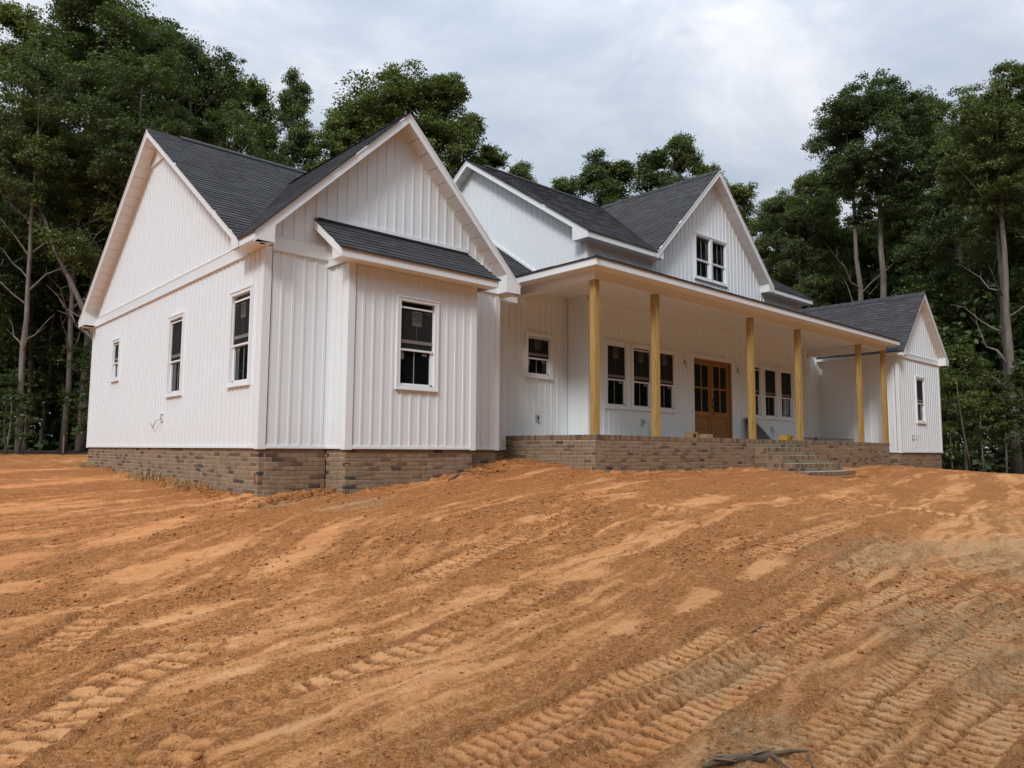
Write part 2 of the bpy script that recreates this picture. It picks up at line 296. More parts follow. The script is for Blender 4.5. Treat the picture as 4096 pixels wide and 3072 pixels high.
def vnoise(x, y):
    xi = np.floor(x).astype(int); yi = np.floor(y).astype(int); fx = x-xi; fy = y-yi
    fx = fx*fx*(3-2*fx); fy = fy*fy*(3-2*fy); g = lambda a, b: _lat[a % 256, b % 256]
    return (g(xi, yi)*(1-fx)+g(xi+1, yi)*fx)*(1-fy)+(g(xi, yi+1)*(1-fx)+g(xi+1, yi+1)*fx)*fy
def fbm(x, y, oct=4, gain=.5):
    s = 0; a = 1; t = 0
    for k in range(oct): s = s+a*vnoise(x*2**k+17.3*k, y*2**k+9.1*k); t += a; a *= gain
    return s/t
TRACKS = [  # polyline, half width, cleat period, cleat depth, strength
 ([(-4.2,-6.75),(-3.87,-6.38),(-3.51,-6.09),(-3.29,-5.85),(-3.06,-5.74),(-2.85,-5.6),(-2.61,-5.31)], .19, .135, .032),
 ([(-4.0,-5.5),(-3.72,-5.24),(-3.54,-5.16),(-3.3,-4.85),(-3.12,-4.64),(-2.8,-4.3)], .16, .11, .022),
 ([(-3.6,-7.2),(-3.35,-6.91),(-3.13,-6.74),(-2.94,-6.65),(-2.69,-6.58),(-2.36,-6.53),(-2.06,-6.5),(-1.66,-6.42),(-1.14,-6.27),(-.57,-6.15),(.2,-5.95)], .14, .15, .034),
 ([(-.9,-5.2),(-.47,-5.0),(.22,-4.72),(1.01,-4.41),(1.7,-4.1)], .2, .12, .026),
 ([(-2.6,-7.72),(-2.03,-7.73),(-1.28,-7.72),(-.38,-7.68),(.25,-7.62),(1.24,-7.48),(2.4,-7.35),(3.99,-7.16),(5.34,-7.06)], .21, .088, .034),
 ([(-2.4,-8.1),(-1.94,-8.03),(-1.54,-8.04),(-.88,-8.0),(-.03,-7.96),(1.07,-7.93),(2.32,-7.95),(3.68,-7.95),(5.44,-8.14)], .22, .092, .032),
 ([(-1.6,-8.8),(-1.08,-8.75),(-.54,-8.72),(.08,-8.68),(.76,-8.65),(1.54,-8.63),(2.95,-8.68),(4.6,-8.9)], .23, .092, .034),
 ([(-1.2,-9.15),(-.58,-9.1),(.01,-9.11),(.8,-9.15),(2,-9.3)], .22, .09, .03),
 ([(7.4,-5.0),(7.91,-5.51),(8.38,-6.05),(8.47,-6.68),(8.52,-7.28)], .25, .16, .03),
 ([(3.5,-3.9),(3.74,-4.32),(4.01,-4.98)], .22, .14, .026),
 ([(1.2,-8.3),(2.5,-8.32),(4.2,-8.5),(6.5,-8.6)], .21, .092, .03),
 ([(2.2,-6.55),(4.2,-6.3),(6.2,-6.1)], .2, .13, .024),
]
def track_fields(X, Y):
    """height offset and track mask of the machine tracks"""
    H = np.zeros_like(X); M = np.zeros_like(X); CL = np.zeros_like(X)
    for ti, (pl, hw, per, dep) in enumerate(TRACKS):
        P = np.array(pl); m = hw*2.2
        sel = np.where((X > P[:,0].min()-m) & (X < P[:,0].max()+m) & (Y > P[:,1].min()-m) & (Y < P[:,1].max()+m))[0]
        if len(sel) == 0: continue
        x = X[sel]; y = Y[sel]; best = np.full(len(sel), 9.); sa = np.zeros(len(sel)); sg = np.zeros(len(sel)); acc = 0
        for a, b in zip(P[:-1], P[1:]):
            d = b-a; L = np.hypot(*d); d = d/L; t = np.clip((x-a[0])*d[0]+(y-a[1])*d[1], 0, L)
            ex = x-a[0]-t*d[0]; ey = y-a[1]-t*d[1]; e = np.hypot(ex, ey); s = np.sign(d[0]*ey-d[1]*ex)
            k = e < best; best[k] = e[k]; sa[k] = acc+t[k]; sg[k] = s[k]; acc += L
        wob = .035*(fbm(x*5+ti*7, y*5, 3)-.5)*2
        lat = best*sg/hw+wob*1.2
        fade = np.clip((fbm(x*1.9+3.7*ti, y*1.9, 3)-.27)*7, 0.55, 1)*np.clip(sa/.4, 0, 1)*np.clip((acc-sa)/.5, 0, 1)
        inside = np.clip((1.0-np.abs(lat))*6, 0, 1)
        ph = (sa+lat*hw*.18+wob)/per; q = np.abs((ph % 1)-.5)*2      # 0 mid cleat, 1 between
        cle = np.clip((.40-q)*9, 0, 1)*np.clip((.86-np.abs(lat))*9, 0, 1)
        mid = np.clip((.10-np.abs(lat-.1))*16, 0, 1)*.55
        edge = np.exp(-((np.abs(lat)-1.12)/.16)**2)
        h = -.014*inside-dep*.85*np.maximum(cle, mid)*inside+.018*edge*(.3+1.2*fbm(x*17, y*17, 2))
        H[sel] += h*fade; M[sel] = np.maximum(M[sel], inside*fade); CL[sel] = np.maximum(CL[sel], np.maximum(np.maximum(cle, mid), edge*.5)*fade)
    return H, M, CL
PATCH = [(-2.65,-4.85,.55,.2),(-2.35,-3.25,.9,.3),(-.75,-5.85,.5,.17),(-1.4,-2.75,.7,.25),(-1.4,-3.85,.6,.22),(2.1,-6.78,.6,.16),(.7,-6.95,.55,.14),(-.3,-7.0,.6,.13),(.5,-5.9,.4,.2),(1.8,-3.9,.5,.2),(-3.3,-2.2,.8,.25),(-3.6,-3.3,.6,.2),(-1.7,-1.2,1.2,.3),(-2.9,1.5,1.5,.5),(-1.9,5,2.2,.5),(-2.8,-6.15,.5,.12),(-1.9,-6.95,.5,.12),(5,-4.3,1.2,.25),(9,-4.6,2,.25),(14,-5,2.5,.3),(20,-4.5,3,.3)]
GREY = [(1.9,-8.55,1.1,.45),(1.1,-9.05,.7,.3),(3.9,-7.2,1.2,.5),(-.45,-7.9,.5,.18),(-1.2,-8.45,.45,.2),(.13,-.5,.5,.25),(.75,-1.4,.6,.35),(5.5,-8.2,1.6,.7),(12,-8.2,4,1.2)]
def ground_fields(X, Y, fine=True):
    Z = gz(X, Y)
    def rotn(deg, ku, kv, oct=5, off=0, gain=.55):
        c, q = math.cos(math.radians(deg)), math.sin(math.radians(deg)); wx = (fbm(X*.8+off, Y*.8, 2)-.5)*.5
        return fbm((X*c+Y*q)*ku+off, (-X*q+Y*c+wx)*kv+off*2, oct, gain)
    mk = np.exp(-(((X+1.6)/2.4)**2+((Y+3.0)/2.2)**2))
    lo = rotn(9, .24, 3.0)*(1-mk)+rotn(42, .24, 3.0, off=3)*mk
    hi = rotn(11, .7, 11., 5, 11)*(1-mk)+rotn(44, .7, 11., 5, 13)*mk
    brk = fbm(X*4.2, Y*4.2, 5, .6)
    stre = lo*.46+hi*.42+brk*.12
    sm = np.clip((stre-.50)*4.2+.26, 0, 1)
    ca, sa = math.cos(math.radians(18)), math.sin(math.radians(18)); ru = X*ca+Y*sa; rv = -X*sa+Y*ca
    warp = (fbm(X*2.3, Y*2.3, 3)-.5)*.9
    jag = (hi-.5)*2.6+(brk-.5)*2.2
    for px, py, a, b in PATCH:
        dg = math.radians(42 if math.exp(-(((px+1.6)/2.4)**2+((py+3)/2.2)**2)) > .5 else 12); cc, ss = math.cos(dg), math.sin(dg)
        dx = X-px; dy = Y-py; e = np.sqrt(((dx*cc+dy*ss)/a)**2+((-dx*ss+dy*cc)/b)**2)+warp*.6+jag*.55
        sm = np.maximum(sm, np.clip((1.2-e)*1.1, 0, 1)*.95)
    gr = np.zeros_like(X)
    for px, py, a, b in GREY:
        e = np.sqrt(((X-px)/a)**2+((Y-py)/b)**2)+warp*1.2; gr = np.maximum(gr, np.clip((1.3-e)*1.6, 0, 1))
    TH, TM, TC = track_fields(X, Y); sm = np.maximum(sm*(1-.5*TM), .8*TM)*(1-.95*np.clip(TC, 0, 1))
    rough = (fbm(X*3.1, Y*3.1, 5, .55)-.5)*.05+(fbm(ru*.9, rv*5.5, 4)-.5)*.06
    lumps = (fbm(X*15, Y*15, 4, .65)-.5)*.042*(1.0-.82*sm)
    Z = Z+rough+lumps+TH
    # spoil heaped against the foundation
    def near(x0, y0, x1, y1, wd):
        d = np.array([x1-x0, y1-y0]); L = np.hypot(*d); d = d/L; t = np.clip((X-x0)*d[0]+(Y-y0)*d[1], 0, L)
        return np.exp(-(np.hypot(X-x0-t*d[0], Y-y0-t*d[1])/wd)**2)
    heap = np.maximum.reduce([near(-.05,0,-.05,10,.3), near(0,0,1,-.1,.25), near(1.1,-.65,3.6,-.65,.22), near(3.6,-.5,4.6,-.1,.3), near(5.6,.8,5.6,-1.6,.3), near(5.6,-1.65,11.2,-1.65,.2)])
    Z = Z+heap*(fbm(X*7, Y*7, 4)-.42)*.16
    lit = np.clip((np.maximum.reduce([(Y-18.6-.25*X)/1.2, (X-25.6-.3*Y)/1.0])+(fbm(X*1.5, Y*1.5, 3)-.5)*2), 0, 1)
    return Z, sm, gr, TM, lit, TC
def axis(segs):
    out = []
    for a, b, st in segs: out += list(np.arange(a, b-1e-6, st))
    out.append(segs[-1][1]); return np.array(out)
gx = axis([(-300,-60,40),(-60,-20,5),(-20,-6,.7),(-6,-4.4,.06),(-4.4,1.2,.0115),(1.2,3,.02),(3,6,.035),(6,13,.08),(13,28,.2),(28,70,1.2),(70,320,40)])
gy = axis([(-300,-60,40),(-60,-14,4),(-14,-10,.4),(-10,-9.4,.04),(-9.4,-5.4,.0115),(-5.4,-4,.018),(-4,-1,.03),(-1,4,.07),(4,26,.25),(26,70,1.5),(70,320,40)])
XX, YY = np.meshgrid(gx, gy); X = XX.ravel(); Y = YY.ravel()
Z, SM, GR, TM, LT, TCL = ground_fields(X, Y)
nx, ny = len(gx), len(gy)
me = bpy.data.meshes.new('ground'); me.vertices.add(nx*ny)
me.vertices.foreach_set('co', np.stack([X, Y, Z], 1).astype(np.float32).ravel())
ii = (np.arange(ny-1)[:, None]*nx+np.arange(nx-1)[None, :]).ravel()
quads = np.stack([ii, ii+1, ii+1+nx, ii+nx], 1).astype(np.int32)
me.loops.add(quads.size); me.loops.foreach_set('vertex_index', quads.ravel())
me.polygons.add(len(quads)); me.polygons.foreach_set('loop_start', np.arange(len(quads), dtype=np.int32)*4)
me.polygons.foreach_set('use_smooth', np.ones(len(quads), bool))
me.update(); me.materials.append(MAT['red_clay_soil'])
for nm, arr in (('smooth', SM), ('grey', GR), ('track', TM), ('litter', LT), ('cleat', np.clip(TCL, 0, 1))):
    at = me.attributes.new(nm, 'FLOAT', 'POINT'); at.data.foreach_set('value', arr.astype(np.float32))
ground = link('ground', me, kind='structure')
print('ground tris', len(quads)*2)

# ------------------------------------------------------------------ HOUSE constants (metres, siding foot at z = 0)
o = .297; D = 10.19; zs = 3.01; ze = 3.153; yv = .2755; WD = 4.66; yR = 5.38; zR = 6.543; xF = 2.33; zF = 5.767
S8 = (zR-ze)/(yR-yv); S12 = (zF-ze)/(xF+o)
yb = -.616; xb0, xb1 = 1.08, 3.576; zb = 2.846
xp0, xp1, yp = 5.62, 19.406, -1.616; zpf = .284; zpt = 3.174; zsf = 3.336; zft = 3.487; ov = .32; y1 = .83; x1 = 7.45; y3 = .19; x5 = 17.5
xw0, xw1, yw = 20.168, 23.931, -1.69; zw = 3.07; zwe = 3.21; ow = .262; xwr = (xw0+xw1)/2; zwr = 5.383
xu0, xu1, yu, ou = 7.4376, 17.5015, .19, .279; zue = 4.793; zus = 4.628; yur = 4.1625; zur = 7.617; xd = 12.4686; zd = 7.57; xdv = 9.647
house = link('house', None); tag(house, 'white board and batten farmhouse with black shingle roofs, brick foundation and long front porch', 'house')
unit = MB().box(-.5, .5, -.5, .5, -.5, .5)
batten_mesh = unit.mesh('batten', 'siding_white')
N_BATTEN = [0]; far_batten = MB()
def batten(fr, u, za, zb_, parent):
    if zb_-za < .05: return
    jit = random.uniform(-.003, .003); wdt = .037; dep = .013
    if N_BATTEN[0] >= 300: fr.box(far_batten, u-wdt/2, u+wdt/2, 0, dep, za, zb_); return
    N_BATTEN[0] += 1
    ob = link('batten', batten_mesh, parent); c = fr.p(u+jit, dep/2, (za+zb_)/2); ob.location = c
    ob.scale = (wdt, dep, zb_-za) if fr.ax == 'F' else (dep, wdt, zb_-za)
def wall(fr, u0, u1, z0, top, breaks=(), holes=(), th=.12, step=.181, bands=(), bstart=None, zcap=.0, skirt=True, edge=(.1, .1)):
    """siding wall with window openings; top(u) is the upper edge"""
    mb = MB(); us = sorted({u0, u1, *[b for b in breaks if u0 < b < u1], *[h for q in holes for h in q[:2]]})
    for a, b in zip(us[:-1], us[1:]):
        hs = sorted([h for h in holes if h[0] <= a+1e-6 and h[1] >= b-1e-6], key=lambda h: h[2]); z = z0
        for h in hs:
            if h[2] > z+1e-6: fr.box(mb, a, b, -th, 0, z, h[2])
            z = h[3]
        fr.prism(mb, [(a, z), (b, z), (b, top(b)), (a, top(a))], -th, 0)
    w_ = mb.build('wall', 'siding_white', house)
    u = (u0+edge[0]+step*.5) if bstart is None else bstart
    while u < u1-edge[1]:
        zt_ = top(u)-zcap; segs = [(z0+.04, zt_)]
        blk = [(h[2]-.08, h[3]+.075) for h in holes if h[0]-.075 < u < h[1]+.075]+list(bands)
        for a, b in blk:
            ns = []
            for p, q in segs:
                if b <= p or a >= q: ns.append((p, q)); continue
                if a > p: ns.append((p, a))
                if b < q: ns.append((b, q))
            segs = ns
        for p, q in segs: batten(fr, u, p, q, w_)
        u += step
    if skirt:
        m2 = MB(); fr.box(m2, u0+.005, u1-.005, 0, .02, z0-.006, z0+.028); fr.box(m2, u0+.005, u1-.005, 0, .012, z0+.028, z0+.05); m2.build('skirt_trim', 'trim_white', w_)
    return w_
def corner(x, y, z0, z1, sx, sy, parent=None, wdt=.1):
    """outside corner board; sx, sy point from the corner along the two walls"""
    mb = MB(); t = .022
    xa, xb_ = sorted((x-sx*t, x+sx*wdt)); ya, yb_ = sorted((y-sy*t, y))
    mb.box(xa, xb_, ya, yb_, z0, z1)
    xa, xb_ = sorted((x-sx*t, x)); ya, yb_ = sorted((y, y+sy*wdt)); mb.box(xa, xb_, ya, yb_, z0, z1)
    mb.build('corner_board', 'trim_white', parent or house)

# ---- windows
def letters(fr, u, z, h, n):
    """the two bold letters R and B of the maker's paper"""
    mb = MB(); k = h/7.0
    G = {'R': ["1111.", "1..11", "1..11", "1111.", "1.11.", "1..11", "1...1"], 'B': ["1111.", "1..11", "1..11", "1111.", "1..11", "1..11", "1111."]}
    for c, off in (('R', 0), ('B', 6)):
        for r, row in enumerate(G[c]):
            for q, ch in enumerate(row):
                if ch == '1': fr.box(mb, u+(off+q)*k*.92, u+(off+q+1)*k*.92, n, n+.0015, z-(r+1)*k, z-r*k)
    for r in range(3): fr.box(mb, u, u+11*k*.92, n, n+.0015, z-h-.022-.02*r, z-h-.013-.02*r)
    return mb
def window(fr, u0, u1, z0, z1, drop=0.0, sticker=True, screen=True, cas=.065, flip=False, tall=True):
    wn = MB(); a, b, c, d = u0+cas, u1-cas, z0+.075, z1-cas
    fr.box(wn, u0, a, -.005, .034, z0+.02, z1); fr.box(wn, b, u1, -.005, .034, z0+.02, z1); fr.box(wn, a, b, -.005, .034, d, z1); fr.box(wn, a, b, -.005, .034, z0+.02, c)
    fr.box(wn, u0-.012, u1+.012, 0, .046, z1-.012, z1+.016); fr.box(wn, u0-.012, u0+.012, 0, .042, z0+.02, z1-.014); fr.box(wn, u1-.012, u1+.012, 0, .042, z0+.02, z1-.014)
    W_ = wn.build('window', 'trim_white', house)
    s = MB(); fr.box(s, u0-.016, u1+.016, 0, .05, z0-.006, z0+.02); s.build('sill', 'trim_white', W_)
    zm = c+(d-c)*.42; st = .03
    # lower sash, set back
    ls = MB(); n0, n1 = -.05, -.02; side = .055
    fr.box(ls, a, a+.012, n0, n1, c, zm); fr.box(ls, b-side, b, n0, n1, c, zm); fr.box(ls, a, b, n0, n1, c, c+.03); fr.box(ls, a, b, n0, .004, zm-.012, zm+.018)
    ls.build('lower_sash', 'trim_white', W_)
    g = MB(); fr.box(g, a, b-.02, -.06, -.045, c, zm); g.build('pane', 'window_glass', W_)
    m = MB(); um = (a+b-side)/2; fr.box(m, um-.008, um+.008, -.046, -.040, c+.03, zm); m.build('muntin', 'muntin_grey', W_)
    top = d-drop
    us = MB(); fr.box(us, a, b, -.03, .0, top-.028, top); fr.box(us, b-.02, b, -.03, .0, zm, top); fr.box(us, a, a+.012, -.03, .0, zm, top)
    us.build('upper_sash', 'trim_white', W_)
    g = MB(); fr.box(g, a, b, -.06, -.048, zm, d); g.build('pane', 'window_glass', W_)
    if screen:
        sc = MB(); fr.box(sc, a+.01, b-.018, -.024, -.02, zm+.018, top-.028); sc.build('screen', 'screen_mesh', W_)
        rl = MB(); fr.box(rl, a+.012, b-.02, -.0195, -.012, zm+.06+drop*.6, zm+.115+drop*.6); rl.build('meeting_rail', 'screen_rail', W_)
        m = MB(); um2 = (a+b)/2; fr.box(m, um2-.006, um2+.006, -.0195, -.017, zm+.12+drop*.6, top-.03); m.build('muntin', 'screen_muntin', W_)
    else:
        rl = MB(); fr.box(rl, a, b, -.045, .0, zm-.03, zm+.02); rl.build('meeting_rail', 'trim_white', W_)
        m = MB(); um2 = (a+b)/2; fr.box(m, um2-.008, um2+.008, -.047, -.040, zm, top-.03); m.build('muntin', 'muntin_grey', W_)
    if sticker:
        q = MB(); cu = (a+b)/2+random.uniform(-.02, .01); hh = .245 if tall else .19; zt_ = top-.055; fr.box(q, cu-.095, cu+.085, -.0165, -.0158, zt_-hh, zt_)
        S_ = q.build('paper_label', 'paper_behind_screen', W_); letters(fr, cu-.075, zt_-.02, .10, -.0157).build('lettering', 'ink', W_)
        q = MB(); fr.box(q, b-.16, b-.05, -.0165, -.0158, top-.09, top-.05); q.build('paper_label', 'paper_behind_screen2', W_)
        q = MB(); fr.box(q, b-side-.15, b-side-.05, -.0445, -.0435, zm-.075, zm-.03); q.build('paper_label', 'paper_label', W_)
        q = MB(); fr.box(q, a+.02, a+.115, -.0445, -.0435, zm-.15, zm-.02); q.build('paper_label', 'paper_label', W_)
    return W_
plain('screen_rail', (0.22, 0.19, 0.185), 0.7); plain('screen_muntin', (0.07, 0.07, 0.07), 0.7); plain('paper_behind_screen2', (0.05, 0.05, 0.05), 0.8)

def hole(u0, u1, z0, z1, cas=.065): return (u0+cas-.002, u1-cas+.002, z0+.07, z1-cas+.002)
# ---- walls
rakeL = lambda y: ze+S8*min(max(y-yv, 0), D+o-y)-.15 if y > yv else 3.05
rakeF = lambda x: ze+S12*min(x+o, WD+o-x)-.2
fL = FR('L', 0.0); WL = [(.36, 1.21, .95, 2.475, .0), (3.41, 4.24, .945, 2.475, .035), (7.62, 8.25, 1.495, 2.46, .02)]
wl = wall(fL, 0, D, 0, rakeL, (yv, yR), [hole(*q[:4]) for q in WL], bands=[(3.0, 3.195), (5.93, 6.22)], bstart=.19, edge=(.1, .06))
for q in WL: window(fL, *q[:4], drop=q[4] if q[4] else .075, sticker=q[0] < 2, tall=True)
fF = FR('F', 0.0); wf = wall(fF, 0, WD, 0, rakeF, (xF,), bands=[(2.985, 3.215)], bstart=.28)
fB = FR('F', yb); wb = wall(fB, xb0, xb1, 0, lambda u: zb+.03, holes=[hole(1.945, 2.75, .95, 2.455)], bstart=1.33)
window(fB, 1.945, 2.75, .95, 2.455, drop=.085)
fBL = FR('L', xb0); wall(fBL, yb, 0, 0, lambda u: zb+.03+.45*max(0, u+.1), bstart=yb+.2, step=.19, edge=(.1, .03))
mb = MB(); mb.box(xb1-.1, xb1, yb+.01, -.01, 0, zb); mb.build('wall', 'siding_white', house)
mb = MB(); mb.box(WD-.1, WD, .01, y1, 0, 3.2); mb.build('wall', 'siding_white', house)
f1 = FR('F', y1); wall(f1, WD, x1, 0, lambda u: 3.42, holes=[hole(6.16, 6.97, 1.55, 2.51)], bstart=4.8, bands=[(3.28, 3.5)])
window(f1, 6.16, 6.97, 1.55, 2.51, drop=.012, tall=False)
f2 = FR('L', x1); wall(f2, y3, y1, zpf+.003, lambda u: 3.42, bands=[(3.28, 3.5)], edge=(.1, .02))
f3 = FR('F', y3); W3 = [(8.02, 8.84), (8.96, 9.77), (9.92, 10.735), (14.12, 14.95), (15.06, 15.895), (16.02, 16.87)]
wall(f3, x1, x5, zpf+.003, lambda u: 3.42, holes=[hole(a, b, .945, 2.47) for a, b in W3]+[(11.48, 13.37, zpf, 2.43)], bstart=7.62, bands=[(3.28, 3.5)])
for i, (a, b) in enumerate(W3): window(f3, a, b, .945, 2.47, drop=(.0, .03, .0, .06, .0, .0)[i], sticker=i < 3)
f6 = FR('F', yu)
def topU(x):
    return max(zus+.02, min(zue+(zd-zue)/(xd-xdv)*(xd-xdv-abs(x-xd))-.2, zd)) if abs(x-xd) < 2.9 else zus+.02
UW = [(11.655, 12.425, 4.505, 5.73), (12.43, 13.2, 4.505, 5.73)]
wall(f6, xu0, xu1, 3.75, topU, (xd, xd-2.7, xd+2.7, xd-2.66, xd+2.66), [hole(*q, .05) for q in UW], bstart=7.62, skirt=False)
for q in UW: window(f6, *q, drop=0, sticker=False, screen=False, cas=.05)
f5L = FR('L', xu0); rakeU = lambda y: zue+(zur-zue)/(yur-yu+ou)*min(y-yu+ou, 2*yur-yu+ou-y)-.17
wall(f5L, yu, 2*yur-yu, 3.2, rakeU, (yur,), bstart=.36, skirt=False)
fW = FR('F', yw); rakeW = lambda x: zwe+(zwr-zwe)/(xwr-xw0+ow)*min(x-xw0+ow, xw1+ow-x)-.2
wall(fW, xw0, xw1, 0, rakeW, (xwr,), [hole(21.58, 22.42, .965, 2.51)], bands=[(3.06, 3.22)]); window(fW, 21.58, 22.42, .965, 2.51, drop=.02, sticker=False)
fWL = FR('L', xw0); wall(fWL, yw, y1, 0, lambda u: 3.1, edge=(.1, .02))
f5 = FR('F', y1); wall(f5, x5, xw0, zpf+.003, lambda u: 3.42, bands=[(3.28, 3.5)])
mb = MB(); mb.box(x5-.1, x5, y3+.01, y1-.01, zpf, 3.42); mb.build('wall', 'siding_white', house)
# closed rear and far side of the house
mb = MB(); mb.box(.01, xw1-.01, D-.12, D, 0, 3.1); mb.build('rear_wall', 'siding_white', house)
mb = MB(); mb.box(xw1-.12, xw1, yw+.13, D-.13, 0, 3.1); mb.build('side_wall', 'siding_white', house)
mb = MB(); fU = FR('L', xu1+.12); fU.prism(mb, [(yu+.13, 3.3), (2*yur-yu, 3.3), (2*yur-yu, zus), (yur, zur-.2), (yu+.13, zus)], 0, .12); mb.build('side_wall', 'siding_white', house)
mb = MB(); mb.box(xu0+.13, xu1-.01, 2*yur-yu-.12, 2*yur-yu, 3.3, zus); mb.build('rear_wall', 'siding_white', house)
if far_batten.f:
    ob = far_batten.build('battens', 'siding_white', house); ob['kind'] = 'stuff'
# ---- corner boards
corner(0, 0, -.018, zs+.02, 1, 1); corner(0, D, -.018, zs, 1, -1, wdt=.08); corner(xb0, yb, -.018, zb, 1, 1); corner(xb1, yb, -.018, zb, -1, 1); corner(WD, 0, -.018, zs-.03, -1, 1, wdt=.09)
corner(xw0, yw, -.018, zw, 1, 1); corner(xw1, yw, -.018, zw, -1, 1, wdt=.08); corner(x1, y3, zpf+.002, 3.3, 1, 1); corner(xu0, yu, 3.7, zus, 1, 1); corner(xu1, yu, 3.8, zus, -1, 1)
mb = MB(); mb.box(x1-.06, x1-.02, y1-.04, y1-.002, zpf, 3.29); mb.build('inside_corner', 'trim_white', house)
mb = MB(); mb.box(xw0-.05, xw0-.002, y1-.05, y1-.002, zpf, 3.05); mb.build('inside_corner', 'trim_white', house)
mb = MB(); mb.box(xb0-.035, xb0-.002, -.035, -.002, .03, 3.0); mb.build('inside_corner', 'trim_white', house)
mb = MB(); mb.box(xp0-.06, xp0-.02, y1-.022, y1-.002, 0, zpf+.03); mb.box(xp0-.02, x1, y1-.018, y1-.002, zpf, zpf+.035); mb.build('skirt_trim', 'trim_white', house)

# ---- friezes
def frieze(fr, u0, u1, z0, z1, n=.03):
    mb = MB(); fr.box(mb, u0, u1, 0, n, z0, z1); fr.box(mb, u0, u1, 0, n+.014, z0-.022, z0); fr.box(mb, u0, u1, 0, n+.008, z1, z1+.014); mb.build('frieze_board', 'trim_white', house)
frieze(fL, .6, D, zs, 3.185); frieze(fF, .105, xb0-.04, 3.0, 3.2); frieze(fF, xb1+.3, WD, 3.0, 3.2); frieze(fL, yR-.36, yR+.55, 5.95, 6.2)
frieze(f1, WD+.02, x1-.06, 3.3, 3.418); frieze(f3, x1+.02, x5-.02, 3.3, 3.418); frieze(f2, y3+.02, y1-.07, 3.3, 3.418); frieze(f5, x5, xw0-.3, 3.3, 3.418)
frieze(fW, xw0+.13, xw1-.02, 3.075, 3.205); frieze(f6, xu0+.12, xd-2.66, 4.57, 4.62, .012); frieze(f6, xd+2.66, xu1-.12, 4.57, 4.62, .012)

# ------------------------------------------------------------------ roofs
def clip(poly, a, b, c):   # keep a*x+b*y+c >= 0
    out = []
    for i in range(len(poly)):
        p, q = poly[i], poly[(i+1) % len(poly)]; dp = a*p[0]+b*p[1]+c; dq = a*q[0]+b*q[1]+c
        if dp >= 0: out.append(p)
        if (dp >= 0) != (dq >= 0):
            t = dp/(dp-dq); out.append((p[0]+(q[0]-p[0])*t, p[1]+(q[1]-p[1])*t))
    return out
SH_N = [0]; sh_far = MB()
def roof(region, plane, down, parent_name='roof', expo=.143, near=0, shingles=True, th=.09):
    """region: convex plan polygon (counter-clockwise); plane: (x0, y0, z0, sx, sy); down: unit plan vector pointing to the eave"""
    x0, y0, z0, sx, sy = plane; zf = lambda x, y: z0+sx*(x-x0)+sy*(y-y0)
    ins = list(region)
    for i in range(len(region)):
        p, q = region[i], region[(i+1) % len(region)]; a, b = -(q[1]-p[1]), q[0]-p[0]; L = math.hypot(a, b); ins = clip(ins, a/L, b/L, -(a*p[0]+b*p[1])/L-.03)
    mb = MB(); mb.prism([(x, y, zf(x, y)-th-.02) for x, y in ins], (0, 0, th), .2); R_ = mb.build(parent_name, 'roof_deck', house)
    if not shingles: 
        mb = MB(); mb.prism([(x, y, zf(x, y)-.02) for x, y in region], (0, 0, .015), .5); mb.build('shingle_cover', 'asphalt_shingle', R_); return R_
    sl = math.hypot(sx, sy); step = expo/math.sqrt(1+sl*sl)     # plan distance per course
    e = down; f = (-e[1], e[0])
    de = [p[0]*e[0]+p[1]*e[1] for p in region]; df = [p[0]*f[0]+p[1]*f[1] for p in region]
    emax, emin, fmin, fmax = max(de), min(de), min(df), max(df)
    edges = []
    for i in range(len(region)):
        p, q = region[i], region[(i+1) % len(region)]; a, b = -(q[1]-p[1]), q[0]-p[0]; L = math.hypot(a, b); edges.append((a/L, b/L, -(a*p[0]+b*p[1])/L))
    k = 0; d = emax+.025
    while d > emin:
        t = fmin-random.uniform(0, .3); row_h = random.uniform(-.001, .001)
        while t < fmax:
            wdt = random.choice((.12, .16, .2, .26, .33, .4)); lam = random.random() < .5
            quad = [(d, t), (d, t+wdt), (d-step, t+wdt), (d-step, t)]
            pl = [(q[0]*e[0]+q[1]*f[0], q[0]*e[1]+q[1]*f[1]) for q in quad]
            for a, b, c in edges: 
                pl = clip(pl, a, b, c+.03)
                if len(pl) < 3: break
            t += wdt
            if len(pl) < 3: continue
            tone = random.uniform(.2, .75)+(.12 if lam else 0); tk = .011 if lam else .006
            topz = []
            for x, y in pl:
                s = min(max((d-(x*e[0]+y*e[1]))/step, 0), 1); topz.append((x, y, zf(x, y)-.004+(.007+tk)*(1-s)+row_h))
            n = len(pl); tgt = sh_far; one = near and SH_N[0] < near
            if one: tgt = MB(); SH_N[0] += 1
            i0 = len(tgt.v); tgt.v += topz+[(x, y, zf(x, y)-.018) for x, y in pl]
            tgt.f.append(tuple(range(i0, i0+n))); tgt.t.append(tone)
            for j in range(n): tgt.f.append((i0+j, i0+n+j, i0+n+(j+1) % n, i0+(j+1) % n)); tgt.t.append(tone*.5)
            if one: tgt.build('shingle', 'asphalt_shingle', R_)
        d -= step; k += 1
    return R_
def rev(p): return list(reversed(p))
# bay shed roof (its shingles are the nearest ones: built one by one)
ysb = -.885; SB = (3.62-3.0)/.885
roof([(xb0-.29, ysb), (xb1+.31, ysb), (xb1+.31, -.012), (xb0-.29, -.012)], (0, ysb, 3.0, 0, SB), (0, -1), near=300, th=.04)
yvt = yv+(zF-ze)/S8
